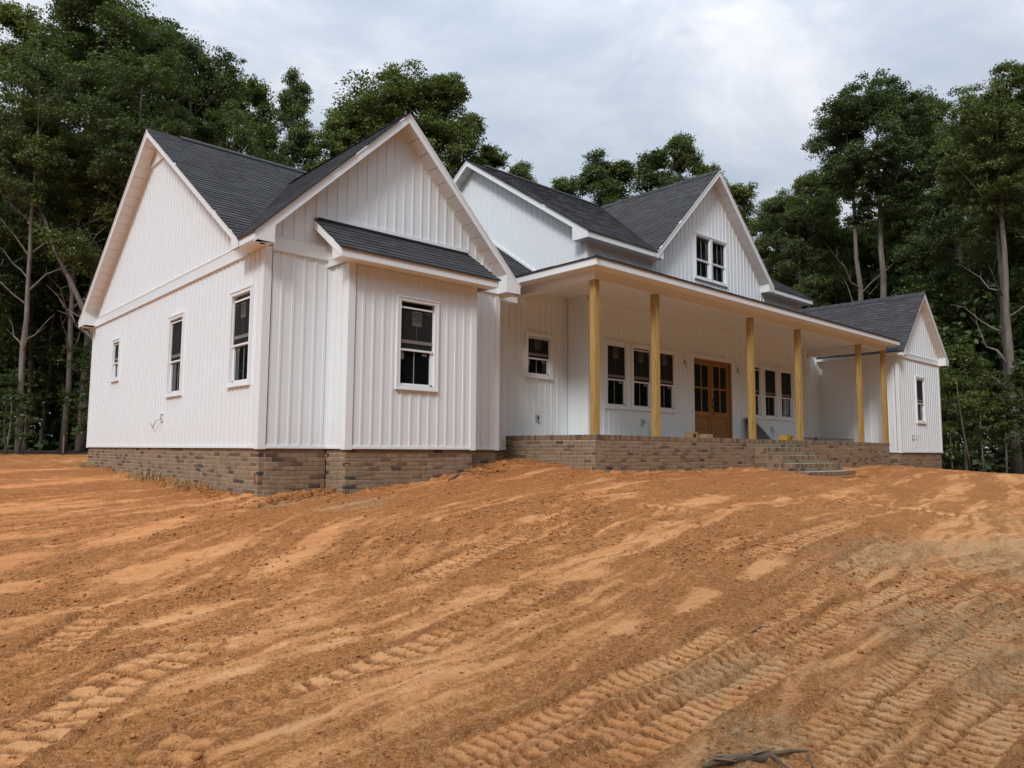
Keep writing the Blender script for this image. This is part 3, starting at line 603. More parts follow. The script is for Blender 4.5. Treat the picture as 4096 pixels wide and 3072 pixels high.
# front slope of the left wing, left and right of the cross gable
roof([(-o, yv), (xF, yvt), (xF, yR), (-o, yR)], (0, yv, ze, 0, S8), (0, -1), near=300)
roof([(WD+o, yv), (xp0-.2, yv), (xp0-.2, yR), (xF, yR), (xF, yvt)], (0, yv, ze, 0, S8), (0, -1))
roof([(xp0-.2, .9), (xu0, .9), (xu0, yR), (xp0-.2, yR)], (0, yv, ze, 0, S8), (0, -1))
roof([(-o, yR), (xu0, yR), (xu0, D+o), (-o, D+o)], (0, yR, zR, 0, -S8), (0, 1), shingles=False)
roof([(-o, -o), (xF, -o), (xF, yvt), (-o, yv)], (-o, 0, ze, S12, 0), (-1, 0))
roof([(xF, -o), (WD+o, -o), (WD+o, yv), (xF, yvt)], (xF, 0, zF, -S12, 0), (1, 0), shingles=False)
# upper storey
SU = (zur-zue)/(yur-yu+ou); yue = yu-ou; SD = (zd-zue)/(xd-xdv); yvd = yue+(zd-zue)/SU
roof([(xu0-ou, yue), (xdv, yue), (xd, yvd), (xd, yur), (xu0-ou, yur)], (0, yue, zue, 0, SU), (0, -1))
roof([(2*xd-xdv, yue), (xu1+ou, yue), (xu1+ou, yur), (xd, yur), (xd, yvd)], (0, yue, zue, 0, SU), (0, -1))
roof([(xu0-ou, yur), (xu1+ou, yur), (xu1+ou, 2*yur-yue), (xu0-ou, 2*yur-yue)], (0, yur, zur, 0, -SU), (0, 1), shingles=False)
roof([(xdv, yue), (xd, yue), (xd, yvd)], (xdv, 0, zue, SD, 0), (-1, 0))
roof([(xd, yue), (2*xd-xdv, yue), (xd, yvd)], (xd, 0, zd, -SD, 0), (1, 0), shingles=False)
# right wing, lower roof beside the upper storey, rear
SW = (zwr-zwe)/(xwr-xw0+ow)
roof([(xw0-ow, yw-ow), (xwr, yw-ow), (xwr, 9), (xw0-ow, 9)], (xw0-ow, 0, zwe, SW, 0), (-1, 0))
roof([(xwr, yw-ow), (xw1+ow, yw-ow), (xw1+ow, 9), (xwr, 9)], (xwr, 0, zwr, -SW, 0), (1, 0), shingles=False)
roof([(xu1, .9), (xw0-.1, .9), (xwr, 3.5), (xwr, yR), (xu1, yR)], (0, yv, ze, 0, S8), (0, -1), shingles=False)
roof([(xu0, yR+2.8), (xwr, yR), (xwr, D+o), (xu0, D+o)], (0, yR, zR, 0, -S8), (0, 1), shingles=False)
# porch roof, low pitch with hipped left end
SP = .2; xl, xr_, yf = xp0-ov, 19.70, yp-ov; run = yu-yf
roof([(xl, yf), (xr_, yf), (xr_, yu-.01), (xl+run, yu-.01)], (0, yf, zft, 0, SP), (0, -1), expo=.15)
roof([(xl, yf), (xl+run, yu-.01), (xl+run, y1+.3), (xl, .35)], (xl, 0, zft, SP, 0), (-1, 0), expo=.15)
if sh_far.f:
    ob = sh_far.build('shingles', 'asphalt_shingle', house); ob['kind'] = 'stuff'
# ridge vents and flashing
def vent(a, b, wv):   # a, b ridge ends; wv plan half width vectors
    mb = MB(); d = Vector(b)-Vector(a)
    for sgn in (1, -1):
        wx, wy, dz = wv[0]*sgn, wv[1]*sgn, wv[2]
        q = [Vector(a)+Vector((0, 0, .05)), Vector(a)+Vector((wx, wy, dz+.045)), Vector(a)+Vector((wx, wy, dz+.018)), Vector(a)+Vector((0, 0, .02))]
        mb.prism([tuple(v) for v in q], tuple(d), .45)
    mb.build('ridge_vent', 'asphalt_shingle', house)
vent((.35, yR, zR), (7.2, yR, zR), (0, .13, -.13*S8)); vent((xu0+.3, yur, zur), (xd-.15, yur, zur), (0, .13, -.13*SU)); vent((xd+.4, yur, zur), (xu1-.1, yur, zur), (0, .13, -.13*SU))
def cap(a, b, wv):
    mb = MB(); n = int((Vector(b)-Vector(a)).length/.16); d = (Vector(b)-Vector(a))/n
    for i in range(n):
        p = Vector(a)+d*i
        for sgn in (1, -1):
            q = [p+Vector((0, 0, .028)), p+Vector((wv[0]*sgn, wv[1]*sgn, wv[2]+.026)), p+d+Vector((wv[0]*sgn, wv[1]*sgn, wv[2]+.014)), p+d+Vector((0, 0, .016))]
            mb.poly([tuple(v) for v in q], random.uniform(.3, .7))
    mb.build('ridge_cap', 'asphalt_shingle', house)
cap((xF, -o-.02, zF), (xF, yvt, zF), (.14, 0, -.14*S12)); cap((xd, yue-.02, zd), (xd, yvd, zd), (.14, 0, -.14*SD)); cap((xwr, yw-ow-.02, zwr), (xwr, 8.9, zwr), (.14, 0, -.14*SW))
mb = MB(); fF.box(mb, xb0-.29, xb1+.30, 0, .03, 3.635, 3.70); mb.build('flashing', 'trim_white', house)
mb = MB(); fF.box(mb, xb0-.26, xb1+.27, .002, .06, 3.605, 3.632); mb.build('flashing', 'roof_deck', house)
mb = MB(); z_at = lambda y: ze+S8*(y-yv); mb.prism([(xu0-.03, .6, z_at(.6)+.02), (xu0-.03, yR-.3, z_at(yR-.3)+.02), (xu0-.03, yR-.3, z_at(yR-.3)+.09), (xu0-.03, .6, z_at(.6)+.09)], (.029, 0, 0)); mb.build('flashing', 'trim_white', house)

# ---- rake and eave trim
def rakeboard(fr, pts, h, n0=0, th=.022, lift=0.0):
    """pts: (u, z) along the shingle edge; board hangs h below"""
    for (a, za), (b, zb_) in zip(pts[:-1], pts[1:]):
        mb = MB(); fr.prism(mb, [(a, za-.012+lift), (b, zb_-.012+lift), (b, zb_-h), (a, za-h)], n0, n0+th); fr.prism(mb, [(a, za-.014), (b, zb_-.014), (b, zb_-.045), (a, za-.045)], n0+th, n0+th+.014)
        mb.build('rake_fascia', 'trim_white', house)
def rakesoffit(fr, pts, depth, off, pan=.27):
    """panelled soffit below the overhanging rake"""
    for (a, za), (b, zb_) in zip(pts[:-1], pts[1:]):
        L = math.hypot(b-a, zb_-za); n = max(1, int(L/pan)); back = MB()
        fr.prism(back, [(a, za-off+.025), (b, zb_-off+.025), (b, zb_-off+.012), (a, za-off+.012)], 0.002, depth)
        R_ = back.build('rake_soffit', 'roof_deck', house)
        for i in range(n):
            t0 = (i+.025)/n; t1 = (i+.975)/n; u0, u1 = a+(b-a)*t0, a+(b-a)*t1; q0, q1 = za+(zb_-za)*t0-off, za+(zb_-za)*t1-off
            m = MB(); fr.prism(m, [(u0, q0+.011), (u1, q1+.011), (u1, q1), (u0, q0)], .004, depth-.002); m.build('panel', 'soffit_white', R_)
        m = MB(); fr.prism(m, [(a, za-off-.001), (b, zb_-off-.001), (b, zb_-off-.03), (a, za-off-.03)], .002, .03); m.build('soffit_trim', 'trim_white', R_)
def box(name, x0, x1, y0, y1, z0, z1, mat='trim_white', parent=None):
    return MB().box(x0, x1, y0, y1, z0, z1).build(name, mat, parent or house)
def soffit(x0, x1, y0, y1, z, along='y', pan=.3):
    """flat soffit of thin panels; joints run across"""
    S_ = box('soffit', x0, x1, y0, y1, z+.012, z+.02, 'roof_deck'); L = (y1-y0) if along == 'y' else (x1-x0); n = max(1, round(L/pan))
    for i in range(n):
        a, b = i/n*L+.003, (i+1)/n*L-.003; m = MB()
        if along == 'y': m.box(x0+.001, x1-.001, y0+a, y0+b, z, z+.011)
        else: m.box(x0+a, x0+b, y0+.001, y1-.001, z, z+.011)
        m.build('panel', 'soffit_white', S_)
# left gable
rl = [(yv, ze), (yR, zR), (D+o, ze)]
rakeboard(fL, rl, .165, o-.022); rakesoffit(fL, [(.6, ze+S8*(.6-yv)), (yR, zR), (D-.25, ze+S8*(o+.25))], o-.022, .15)
# front gable
rf = [(-o, ze), (xF, zF), (WD+o, ze)]
rakeboard(fF, rf, .185, o-.022); rakesoffit(fF, [(.02, ze+S12*(o+.02)), (xF, zF), (WD-.06, ze+S12*(o+.06))], o-.022, .19)
# eave returns (boxed corners)
def pork(fr, us, base, n0, n1, name='eave_return'):
    mb = MB(); fr.prism(mb, us, n0, n1); return mb.build(name, 'trim_white', house)
box('eave_fascia', -o, -o+.022, -o+.0225, yv+.02, zs, ze-.022)                                   # facing left
pork(fL, [(yv-.05, zs), (.593, zs), (.593, ze+S8*(.593-yv)-.166), (yv-.05, ze-.166)], 0, o-.024, o-.001)
pork(fL, [(.57, zs+.01), (.593, zs+.01), (.593, ze+.03), (.57, ze+.03)], 0, .002, o-.025)
pork(fF, [(-o+.0005, zs), (.01, zs), (.01, ze+S12*(o+.01)-.186), (-o+.0005, ze-.186)], 0, o-.024, o-.0005)
pork(fF, [(-.012, zs+.01), (.01, zs+.01), (.01, 3.26), (-.012, 3.26)], 0, .002, o-.025)
soffit(-o+.022, -.002, -.0, .57, zs); soffit(-o+.022, -.012, -o+.024, -.002, zs)
MB().tube([(-.11, -.13, zs-.0015), (-.11, -.13, zs+.001)], [.045, .045], 14).build('light_hole', 'dark_hole', house)
pork(fF, [(WD-.06, zs-.03), (WD+o, zs-.03), (WD+o, ze-.19), (WD-.06, ze+S12*(o+.06)-.19)], 0, o-.024, o-.0005)
pork(fF, [(WD-.06, zs-.03), (WD-.04, zs-.03), (WD-.04, 3.32), (WD-.06, 3.33)], 0, .002, o-.025)
box('eave_fascia', WD+o-.022, WD+o, -o+.0225, yv+.6, zs-.03, ze-.022); soffit(WD-.04, WD+o-.022, -o+.024, y1-.02, zs-.03)
pork(fL, [(D-.27, zs), (D+o, zs), (D+o, ze-.165), (D-.27, ze+S8*(o+.27)-.166)], 0, o-.024, o-.001)
pork(fL, [(D-.27, zs+.01), (D-.25, zs+.01), (D-.25, ze+.25), (D-.27, ze+.26)], 0, .002, o-.025)
box('eave_fascia', -o+.001, xu0, D+o-.022, D+o, zs+.002, ze-.022); box('soffit', -o+.023, 3, D+.002, D+o-.023, zs, zs+.012, 'soffit_white')
# eave box between left wing and porch
box('eave_fascia', WD+o+.001, xp0-.2, yv, yv+.02, 2.96, 3.13); box('eave_return', xp0-.22, xp0-.2, yv+.021, y1-.003, 2.965, 3.13); box('soffit', WD+o+.001, xp0-.221, yv+.021, y1-.003, 2.965, 2.98, 'soffit_white')
# bay eave
bx0, bx1 = xb0-.30, xb1+.31
box('eave_fascia', bx0, bx1, ysb, ysb+.022, zb, 2.985); soffit(bx0+.022, bx1-.022, ysb+.023, yb-.024, zb, 'x', .3)
fb0 = FR('L', bx0); mb = MB(); fb0.prism(mb, [(ysb+.0225, zb), (-.6, zb), (-.6, 3.0+SB*.27-.11), (ysb+.0225, 2.9)], -.022, 0); mb.build('eave_return', 'trim_white', house)
mb = MB(); fb0.prism(mb, [(ysb+.0225, 2.985), (-.002, 3.6), (-.002, 3.47), (ysb+.0225, 2.86)], 0, .018); mb.build('rake_fascia', 'trim_white', house)
mb = MB(); fb0.prism(mb, [(-.602, zb+.02), (-.002, zb+.02), (-.002, 3.57), (-.602, 3.1)], -.26, -.24); mb.build('shed_side', 'siding_white', house)
mb = MB(); FR('L', bx1-.04).prism(mb, [(ysb+.03, zb), (-.002, zb), (-.002, 3.56), (ysb+.03, 2.96)], -.02, 0); mb.build('shed_side', 'siding_white', house)
box('soffit', bx0+.022, xb0-.002, yb+.02, -.61, zb+.001, zb+.012, 'soffit_white'); box('eave_return', bx0+.001, xb0-.025, -.62, -.6, zb+.002, 3.1)
# upper storey
f5o = FR('L', xu0); ru = [(yue, zue), (yur, zur), (2*yur-yue, zue)]
rakeboard(f5o, ru, .165, ou-.022); rakesoffit(f5o, [(yu+.15, zue+SU*(ou+.15)), (yur, zur), (2*yur-yu-.1, zue+SU*(ou+.1))], ou-.022, .16)
pork(f5o, [(yue+.0005, zus), (yu+.19, zus), (yu+.19, zue+SU*(ou+.19)-.166), (yue+.0005, zue-.166)], 0, ou-.024, ou-.0005); pork(f5o, [(yu+.17, zus+.01), (yu+.19, zus+.01), (yu+.19, 4.98), (yu+.17, 4.97)], 0, .002, ou-.025)
xbl = 9.911
box('eave_fascia', xu0-ou+.0225, xbl-.001, yue, yue+.022, zus, zue-.02); box('eave_fascia', 2*xd-xbl+.001, xu1+ou-.001, yue, yue+.022, zus, zue-.02)
soffit(xu0-ou+.022, xbl-.02, yue+.023, yu-.002, zus, 'x', .5); soffit(2*xd-xbl+.02, xu1+ou-.022, yue+.023, yu-.002, zus, 'x', .5); box('soffit', xu0-ou+.023, xu0-.002, yu, yu+.17, zus, zus+.012, 'soffit_white')
rd = [(xdv, zue), (xd, zd), (2*xd-xdv, zue)]
rakeboard(f6, rd, .185, ou+.0005); rakesoffit(f6, [(xbl, zue+SD*(xbl-xdv)), (xd, zd), (2*xd-xbl, zue+SD*(xbl-xdv))], ou, .19)
for s_ in (1, -1):
    q = [(xdv-.1, zus), (xbl, zus), (xbl, zue+SD*(xbl-xdv)-.186), (xdv-.1, zue-.19)]; q = [(xd+s_*(x-xd), z) for x, z in q]
    pork(f6, q, 0, ou+.0002, ou+.003); x_ = xd+s_*(xbl-.01-xd); box('eave_return', min(x_, x_-.01*s_), max(x_, x_+.011), yue+.002, yu-.002, zus+.002, 4.87)
box('rake_fascia', xu1+ou-.02, xu1+ou, yue+.03, yue+.4, zus, zue)
# right wing
rw = [(xw0-ow, zwe), (xwr, zwr), (xw1+ow, zwe)]
rakeboard(fW, rw, .17, ow-.022); rakesoffit(fW, [(xw0+.03, zwe+SW*(ow+.03)), (xwr, zwr), (xw1-.04, zwe+SW*(ow+.04))], ow-.022, .19, .25)
box('eave_fascia', xw0-ow, xw0-ow+.022, yw-ow+.0225, y1+.5, zw, zwe-.02); soffit(xw0-ow+.022, xw0-.002, yw-ow+.024, y1-.003, zw); box('gutter', xw0-ow-.05, xw0-ow-.001, yw-.1, y1-.35, zw+.03, zwe-.05, 'gutter_white')
pork(fW, [(xw0-ow+.0005, zw), (xw0+.02, zw), (xw0+.02, zwe+.05), (xw0-ow+.0005, zwe-.18)], 0, ow-.024, ow-.0005)
pork(fW, [(xw1-.045, zw-.02), (xw1+ow, zw-.02), (xw1+ow, zwe-.19), (xw1-.045, zwe+SW*(ow+.045)-.19)], 0, ow-.024, ow-.0005); pork(fW, [(xw1-.045, zw-.02), (xw1-.025, zw-.02), (xw1-.025, 3.36), (xw1-.045, 3.37)], 0, .002, ow-.025); box('soffit', xw1-.024, xw1+ow-.001, yw-ow+.025, yw-.002, zw-.018, zw-.005, 'soffit_white')

# ------------------------------------------------------------------ porch
box('porch_fascia', xl, xr_, yf, yf+.022, zsf, zft-.012); box('porch_fascia', xl, xl+.022, yf+.0225, .3, zsf, zft-.012)
box('drip_edge', xl-.012, xr_+.005, yf-.012, yf-.0005, zft-.022, zft-.008, 'roof_deck'); box('drip_edge', xl-.012, xl-.0005, yf+.001, .28, zft-.022, zft-.008, 'roof_deck')
soffit(xl+.022, xr_, yf+.0225, yp-.001, zsf, 'x', 3.66); soffit(xl+.0225, xp0-.001, yp, y1-.3, zsf, 'y', 1.9); box('soffit', xp1+.001, xr_-.02, yp, yu+.3, zsf, zsf+.012, 'soffit_white')
box('porch_beam', xp0, xp1, yp, yp+.19, zpt, zsf+.07, 'soffit_white'); box('porch_beam', xp0, xp0+.19, yp+.191, y1-.003, zpt, zsf+.07, 'soffit_white'); box('porch_beam', xp1-.19, xp1, yp+.191, y1-.04, zpt, zsf+.07, 'soffit_white')
C_ = box('porch_ceiling', xp0+.19, xp1-.19, yp+.19, y1-.003, 3.432, 3.45, 'roof_deck')
for i in range(5):
    a = xp0+.192+i*(xp1-xp0-.384)/5; b = a+(xp1-xp0-.384)/5; MB().box(a+.002, b-.002, yp+.192, y1-.004, 3.42, 3.431).build('panel', 'soffit_white', C_)
box('porch_lid', xp0+.02, xp1-.02, yp+.05, yu, 3.46, 3.475, 'roof_deck')
PX = [xp0+.0665, 7.552, 11.30, 13.688, 17.495, xp1-.0665]; pw = .133
for x in PX:
    m = MB(); h = pw/2; c = .006
    ring = [(-h+c, -h), (h-c, -h), (h, -h+c), (h, h-c), (h-c, h), (-h+c, h), (-h, h-c), (-h, -h+c)]
    m.prism([(a, b, 0) for a, b in ring], (0, 0, zpt-zpf-.002))
    ob = m.build('post', 'pine_post', house); ob.location = (x, yp+h+.002, zpf)

# ------------------------------------------------------------------ brickwork
CH = .0677; BW = .192; BH = .0545; JT = .0117
BR_N = [0]; br_far = MB()
def brick_tone():
    r = random.random()
    return random.uniform(0, .09) if r < .035 else (random.uniform(.11, .27) if r < .16 else min(1, max(.3, random.gauss(.58, .085))))
def brick(fr, u0, u1, z0, z1, n, parent, tone=None, dep=.07):
    j = lambda s=.0022: random.uniform(-s, s); tone = brick_tone() if tone is None else tone
    d = n+random.uniform(-.0025, .0025); q = [(u0+j(), z0+j()), (u1+j(), z0+j()), (u1+j(), z1+j()), (u0+j(), z1+j())]
    c = .003; front = [(q[0][0]+c, q[0][1]+c), (q[1][0]-c, q[1][1]+c), (q[2][0]-c, q[2][1]-c), (q[3][0]+c, q[3][1]-c)]
    cen = fr.p((u0+u1)/2, n, z0); one = BR_N[0] < 300 and (Vector(cen)-CAM).length < 12.6
    mb = br_far
    if one: mb = MB(); BR_N[0] += 1
    i = len(mb.v); mb.v += [fr.p(u, d-dep, z) for u, z in q]+[fr.p(u, d-c, z) for u, z in q]+[fr.p(u, d, z) for u, z in front]
    for k in range(4):
        kk = (k+1) % 4; mb.f += [(i+k, i+kk, i+4+kk, i+4+k), (i+4+k, i+4+kk, i+8+kk, i+8+k)]; mb.t += [tone*.9, tone]
    mb.f.append((i+8, i+9, i+10, i+11)); mb.t.append(tone)
    if one: mb.build('brick', 'tumbled_brick', parent)
def brickwall(fr, u0, u1, ztop, zbot, n=-.02, name='foundation', th=.2, ends=(True, True)):
    zlo = min(zbot(u0), zbot((u0+u1)/2), zbot(u1))-.18
    mb = MB(); fr.box(mb, u0+.004, u1-.004, n-th, n-.008, zlo, ztop-.002); F_ = mb.build(name, 'mortar', house)
    k = 0; z = ztop-.012
    while z > zlo+CH:
        u = u0-(BW+JT)*(.5 if k % 2 else 0)
        while u < u1:
            a, b = max(u, u0), min(u+BW, u1)
            if b-a > .03 and z > zbot((a+b)/2)-.12: brick(fr, a, b, z-BH, z, n, F_)
            u += BW+JT
        z -= CH; k += 1
    return F_
G = lambda x, y: float(gz(x, y))
brickwall(fF, .021, xb0+.021, 0, lambda u: G(u, 0)); brickwall(fBL, yb+.021, .0, 0, lambda u: G(xb0, u)); brickwall(fB, xb0+.021, xb1-.021, 0, lambda u: G(u, yb))
brickwall(fL, .0205, D-.02, 0, lambda u: G(0, u)); brickwall(fF, xb1-.019, WD-.021, 0, lambda u: G(u, 0)); brickwall(f1, WD-.02, xp0, 0, lambda u: G(u, y1))
# porch base: rowlock cap and running bond
fP = FR('F', yp); fPL = FR('L', xp0); RL = .0605
brickwall(fP, xp0, xp1, zpf-.104, lambda u: G(u, yp), n=0, name='porch_base'); brickwall(fPL, yp+.001, y1, zpf-.104, lambda u: G(xp0, u), n=0, name='porch_base')
def rowlock(fr, u0, u1, ztop, n, parent, h=.092, dep=.19):
    u = u0
    while u < u1-.02:
        r = random.random(); b = min(u+RL-.0085, u1); brick(fr, u, b, ztop-h, ztop+random.uniform(-.002, .002), n, parent, tone=(random.uniform(.05, .14) if r < .08 else random.uniform(.14, .3) if r < .35 else random.uniform(.3, .62)), dep=dep); u += RL
mb = MB(); mb.box(xp0+.006, xp1-.006, yp+.006, y1-.02, zpf-.2, zpf-.008); PB = mb.build('porch_floor', 'concrete', house)
rowlock(fP, xp0, xp1, zpf, .006, PB); rowlock(fPL, yp+.1, y1, zpf, .006, PB)
mb = MB(); mb.box(xp1-.2, xp1-.005, yp+.21, y1, -.9, zpf-.01); mb.build('porch_base', 'mortar', house)
# right wing base
brickwall(fW, xw0+.021, xw1-.021, 0, lambda u: G(u, yw)); brickwall(fWL, yw+.021, y1, 0, lambda u: G(xw0, u))
# steps
sx0, sx1 = 11.25, 13.62; fS = FR('F', 0); fSL = FR('L', sx0)
for k, (yy, zt_) in enumerate([(-1.96, .085), (-2.30, -.095), (-2.63, -.275), (-2.96, -.455)]):
    x0_ = sx0 if k < 3 else sx0+.06
    back = yp-.001 if k == 0 else [(-1.96), (-2.30), (-2.63)][k-1]-.0
    mb = MB(); mb.box(x0_+.007, sx1-.007, yy+.007, yp-.004 if k < 3 else -2.62, zt_-.175-(.5 if k == 2 else .3 if k == 3 else 0), zt_-.008-.0015*k); S_ = mb.build('step', 'mortar', house)
    fs = FR('F', yy); rowlock(fs, x0_, sx1, zt_, .0, S_, dep=.1)
    MB().box(x0_+.05, sx1-.01, yy+.09, (yp-.004 if k == 0 else [-1.96, -2.30, -2.63][k-1])-.001, zt_-.05, zt_+.004).build('tread', 'concrete', S_)
    fl = FR('L', x0_); rowlock(fl, yy+.005, yp-.004 if k < 3 else -2.64, zt_, .0, S_)
    if k < 3:
        u = sx0
        while u < sx1-.02: brick(fs, u, min(u+BW, sx1), zt_-.102-BH, zt_-.102, .0, S_); u += BW+JT
        u = yy+.004
        while u < yp-.02: brick(fl, u, min(u+BW, yp-.002), zt_-.102-BH, zt_-.102, .0, S_); u += BW+JT
        if k == 2:
            for r in (1, 2):
                u = sx0
                while u < sx1-.02: brick(fs, u, min(u+BW, sx1), zt_-.102-BH-CH*r, zt_-.102-CH*r, .0, S_); u += BW+JT
                u = yy+.004
                while u < yp-.02: brick(fl, u, min(u+BW, yp-.002), zt_-.102-BH-CH*r, zt_-.102-CH*r, .0, S_); u += BW+JT
if br_far.f:
    ob = br_far.build('bricks', 'tumbled_brick', house); ob['kind'] = 'stuff'
MB().box(.0, .0, 0, 0, 0, 0)
mb = MB(); fL.prism(mb, [(.10, -.47), (.115, -.40), (.13, -.36), (.15, -.38), (.145, -.45), (.125, -.56), (.115, -.55)], -.0165, -.0155); mb.build('rust_stain', 'rust', house)

# ------------------------------------------------------------------ front door
d0, d1, dz0, dz1 = 11.48, 13.37, zpf, 2.43
mb = MB(); f3.box(mb, d0-.08, d0+.03, -.002, .03, dz0, dz1+.05); f3.box(mb, d1-.03, d1+.06, -.002, .03, dz0, dz1+.05); f3.box(mb, d0+.03, d1-.03, -.002, .03, dz1-.03, dz1+.05); f3.box(mb, d0-.095, d1+.075, 0, .042, dz1+.05, dz1+.075); f3.box(mb, d0-.095, d0-.07, 0, .04, dz0, dz1+.05); f3.box(mb, d1+.05, d1+.075, 0, .04, dz0, dz1+.05)
mb.build('door_casing', 'trim_white', house)
mb = MB(); f3.box(mb, d0+.03, d0+.06, -.14, -.003, dz0+.03, dz1-.03); f3.box(mb, d1-.06, d1-.03, -.14, -.003, dz0+.03, dz1-.03); f3.box(mb, d0+.06, d1-.06, -.14, -.003, dz1-.055, dz1-.03); mb.build('door_jamb', 'door_wood', house)
mb = MB(); f3.box(mb, d0+.03, d1-.03, -.13, .02, dz0+.002, dz0+.032); mb.build('threshold', 'black_metal', house)
mb = MB(); f3.box(mb, d0, d1, -.2, -.18, dz0, dz1); mb.build('wall', 'dark_hole', house)
mid = (d0+d1)/2
for k, (a, b) in enumerate(((d0+.062, mid-.003), (mid+.003, d1-.062))):
    m = MB(); st = .115; n0, n1 = -.11, -.065; zb0, zt0 = dz0+.035, dz1-.058
    f3.box(m, a, a+st, n0, n1, zb0, zt0); f3.box(m, b-st, b, n0, n1, zb0, zt0)
    f3.box(m, a+st, b-st, n0, n1, zt0-.115, zt0); f3.box(m, a+st, b-st, n0, n1, .90, 1.03); f3.box(m, a+st, b-st, n0, n1, zb0, zb0+.24)
    cu = (a+b)/2; f3.box(m, cu-.022, cu+.022, n0, n1-.004, 1.03, zt0-.115); f3.box(m, a+st, b-st, n0, n1-.006, 1.63, 1.675)
    D_ = m.build('door', 'door_wood', house)
    p = MB(); f3.box(p, a+st, b-st, n0+.004, n1-.022, zb0+.24, .90); f3.box(p, a+st+.035, b-st-.035, n0+.004, n1-.01, zb0+.275, .865); p.build('panel', 'door_wood', D_)
    for ua, ub in ((a+st, cu-.022), (cu+.022, b-st)):
        for za, zb_ in ((1.03, 1.63), (1.675, zt0-.115)):
            p = MB(); f3.box(p, ua, ub, n0+.015, n1-.02, za, zb_); p.build('pane', 'door_glass', D_)
    if k == 1:
        h = MB(); hu = a+.055; f3.box(h, hu-.02, hu+.02, n1, n1+.012, 1.30, 1.40); f3.box(h, hu-.02, hu+.02, n1, n1+.014, 1.13, 1.25)
        h.tube([f3.p(hu, n1+.01, 1.17), f3.p(hu, n1+.055, 1.15), f3.p(hu+.005, n1+.06, 1.06), f3.p(hu, n1+.045, .98), f3.p(hu, n1, .95)], [.011]*5, 8); h.tube([f3.p(hu, n1, 1.35), f3.p(hu, n1+.03, 1.35)], [.026, .024], 10)
        h.build('handle', 'black_metal', D_)
if True:
    m = MB(); f3.box(m, mid-.02, mid+.02, -.064, -.045, dz0+.04, dz1-.06); m.build('astragal', 'door_wood', house)

# ------------------------------------------------------------------ electrical boxes with loose cable
def elbox(fr, u, z, w_=.12, h_=.14, wire=None, hood=True):
    m = MB(); fr.box(m, u-w_/2, u-w_/2+.022, 0, .03, z-h_/2, z+h_/2); fr.box(m, u+w_/2-.022, u+w_/2, 0, .03, z-h_/2, z+h_/2); fr.box(m, u-w_/2, u+w_/2, 0, .032, z+h_/2-.022, z+h_/2); fr.box(m, u-w_/2, u+w_/2, 0, .034, z-h_/2, z-h_/2+.022); fr.box(m, u-w_/2, u+w_/2, .0, .012, z-h_/2, z+h_/2)
    if hood: fr.box(m, u-w_/2-.01, u+w_/2+.01, 0, .045, z+h_/2, z+h_/2+.012)
    E_ = m.build('outlet_block', 'trim_white', house)
    q = MB(); fr.box(q, u-.03, u+.03, .0125, .0145, z-.045, z+.045); q.build('box_opening', 'muntin_grey', E_)
    q = MB(); fr.box(q, u-.018, u+.012, .0146, .017, z-.02, z+.02); q.build('box_hole', 'dark_hole', E_)
    if wire:
        pts = [fr.p(u+a, n, z+b) for a, n, b in wire]; MB().tube(pts, [.0065]*len(pts), 6).build('loose_cable', 'cable', E_, True)
elbox(fL, 4.43, .56, wire=[(.0, .02, .0), (.15, .08, -.06), (.36, .06, -.17), (.45, .04, -.19), (.52, .05, -.11), (.62, .06, -.06)])
elbox(f1, 6.55, .68, wire=[(.0, .02, -.02), (-.04, .06, -.06), (-.09, .07, -.02), (-.1, .06, .06), (-.05, .05, .12), (.0, .05, .15)])
elbox(f3, 9.39, .66, wire=[(-.03, .02, .0), (.05, .07, .02), (.12, .08, -.02), (.17, .07, -.12), (.19, .05, -.26), (.19, .04, -.34)])
elbox(f3, 15.5, .65, wire=[(.0, .02, -.02), (.1, .06, -.05), (.02, .07, -.12), (-.08, .06, -.24)])
elbox(fW, 21.2, .5, wire=[(.05, .03, .02), (.3, .06, .02), (.5, .06, .09)])
elbox(f3, 11.12, 2.245, .15, .2, hood=False, wire=[(.0, .03, .0), (.0, .06, -.12), (.03, .06, -.17), (.12, .05, -.14)]); elbox(f3, 13.65, 2.245, .15, .2, hood=False, wire=[(.0, .03, .0), (.03, .06, -.08), (.09, .05, -.09)])

# ------------------------------------------------------------------ things standing on the porch
def porch_thing(name, mb, mat, label, cat): return tag(mb.build(name, mat), label, cat)
pz = zpf+.001
cb = link('cardboard_box', None); cb.location = (9.6, yp+.35, pz); tag(cb, 'small plain cardboard box on the porch edge below the front door', 'box')
MB().box(-.14, .14, -.1, .1, 0, .105).build('carton', 'cardboard', cb); MB().box(-.141, .141, -.012, .012, .105, .107).build('tape', 'straw', cb)
cb.location = (10.34, -.9, pz)
fb = link('speaker_like_carton', None); fb.name = 'light_fixture_carton'; fb.location = (10.02, -.72, pz); tag(fb, 'small brown carton with a black square opening, left of the cardboard box', 'box')
MB().box(-.13, .13, -.09, .09, 0, .15).build('carton', 'cardboard', fb); MB().box(-.05, .055, -.0925, -.0905, .02, .105).build('opening', 'dark_hole', fb)
yb_ = link('yellow_carton', None); yb_.location = (13.72, yp+.42, pz); tag(yb_, 'low yellow printed carton on the porch floor beside the fourth post', 'carton')
MB().box(-.25, .13, -.1, .1, 0, .135).build('carton', 'yellow_print', yb_)
m = MB(); m.tube([(-.02, -.1005, .07), (-.02, -.1025, .07)], [.045, .045], 12); m.box(-.23, -.17, -.1025, -.1005, .105, .13); m.box(-.23, -.2, -.1025, -.1005, .015, .05); m.box(.04, .11, -.1025, -.1005, .1, .12); m.box(-.12, -.07, -.1025, -.1005, .02, .04)
m.build('print_mark', 'bark_dark', yb_)
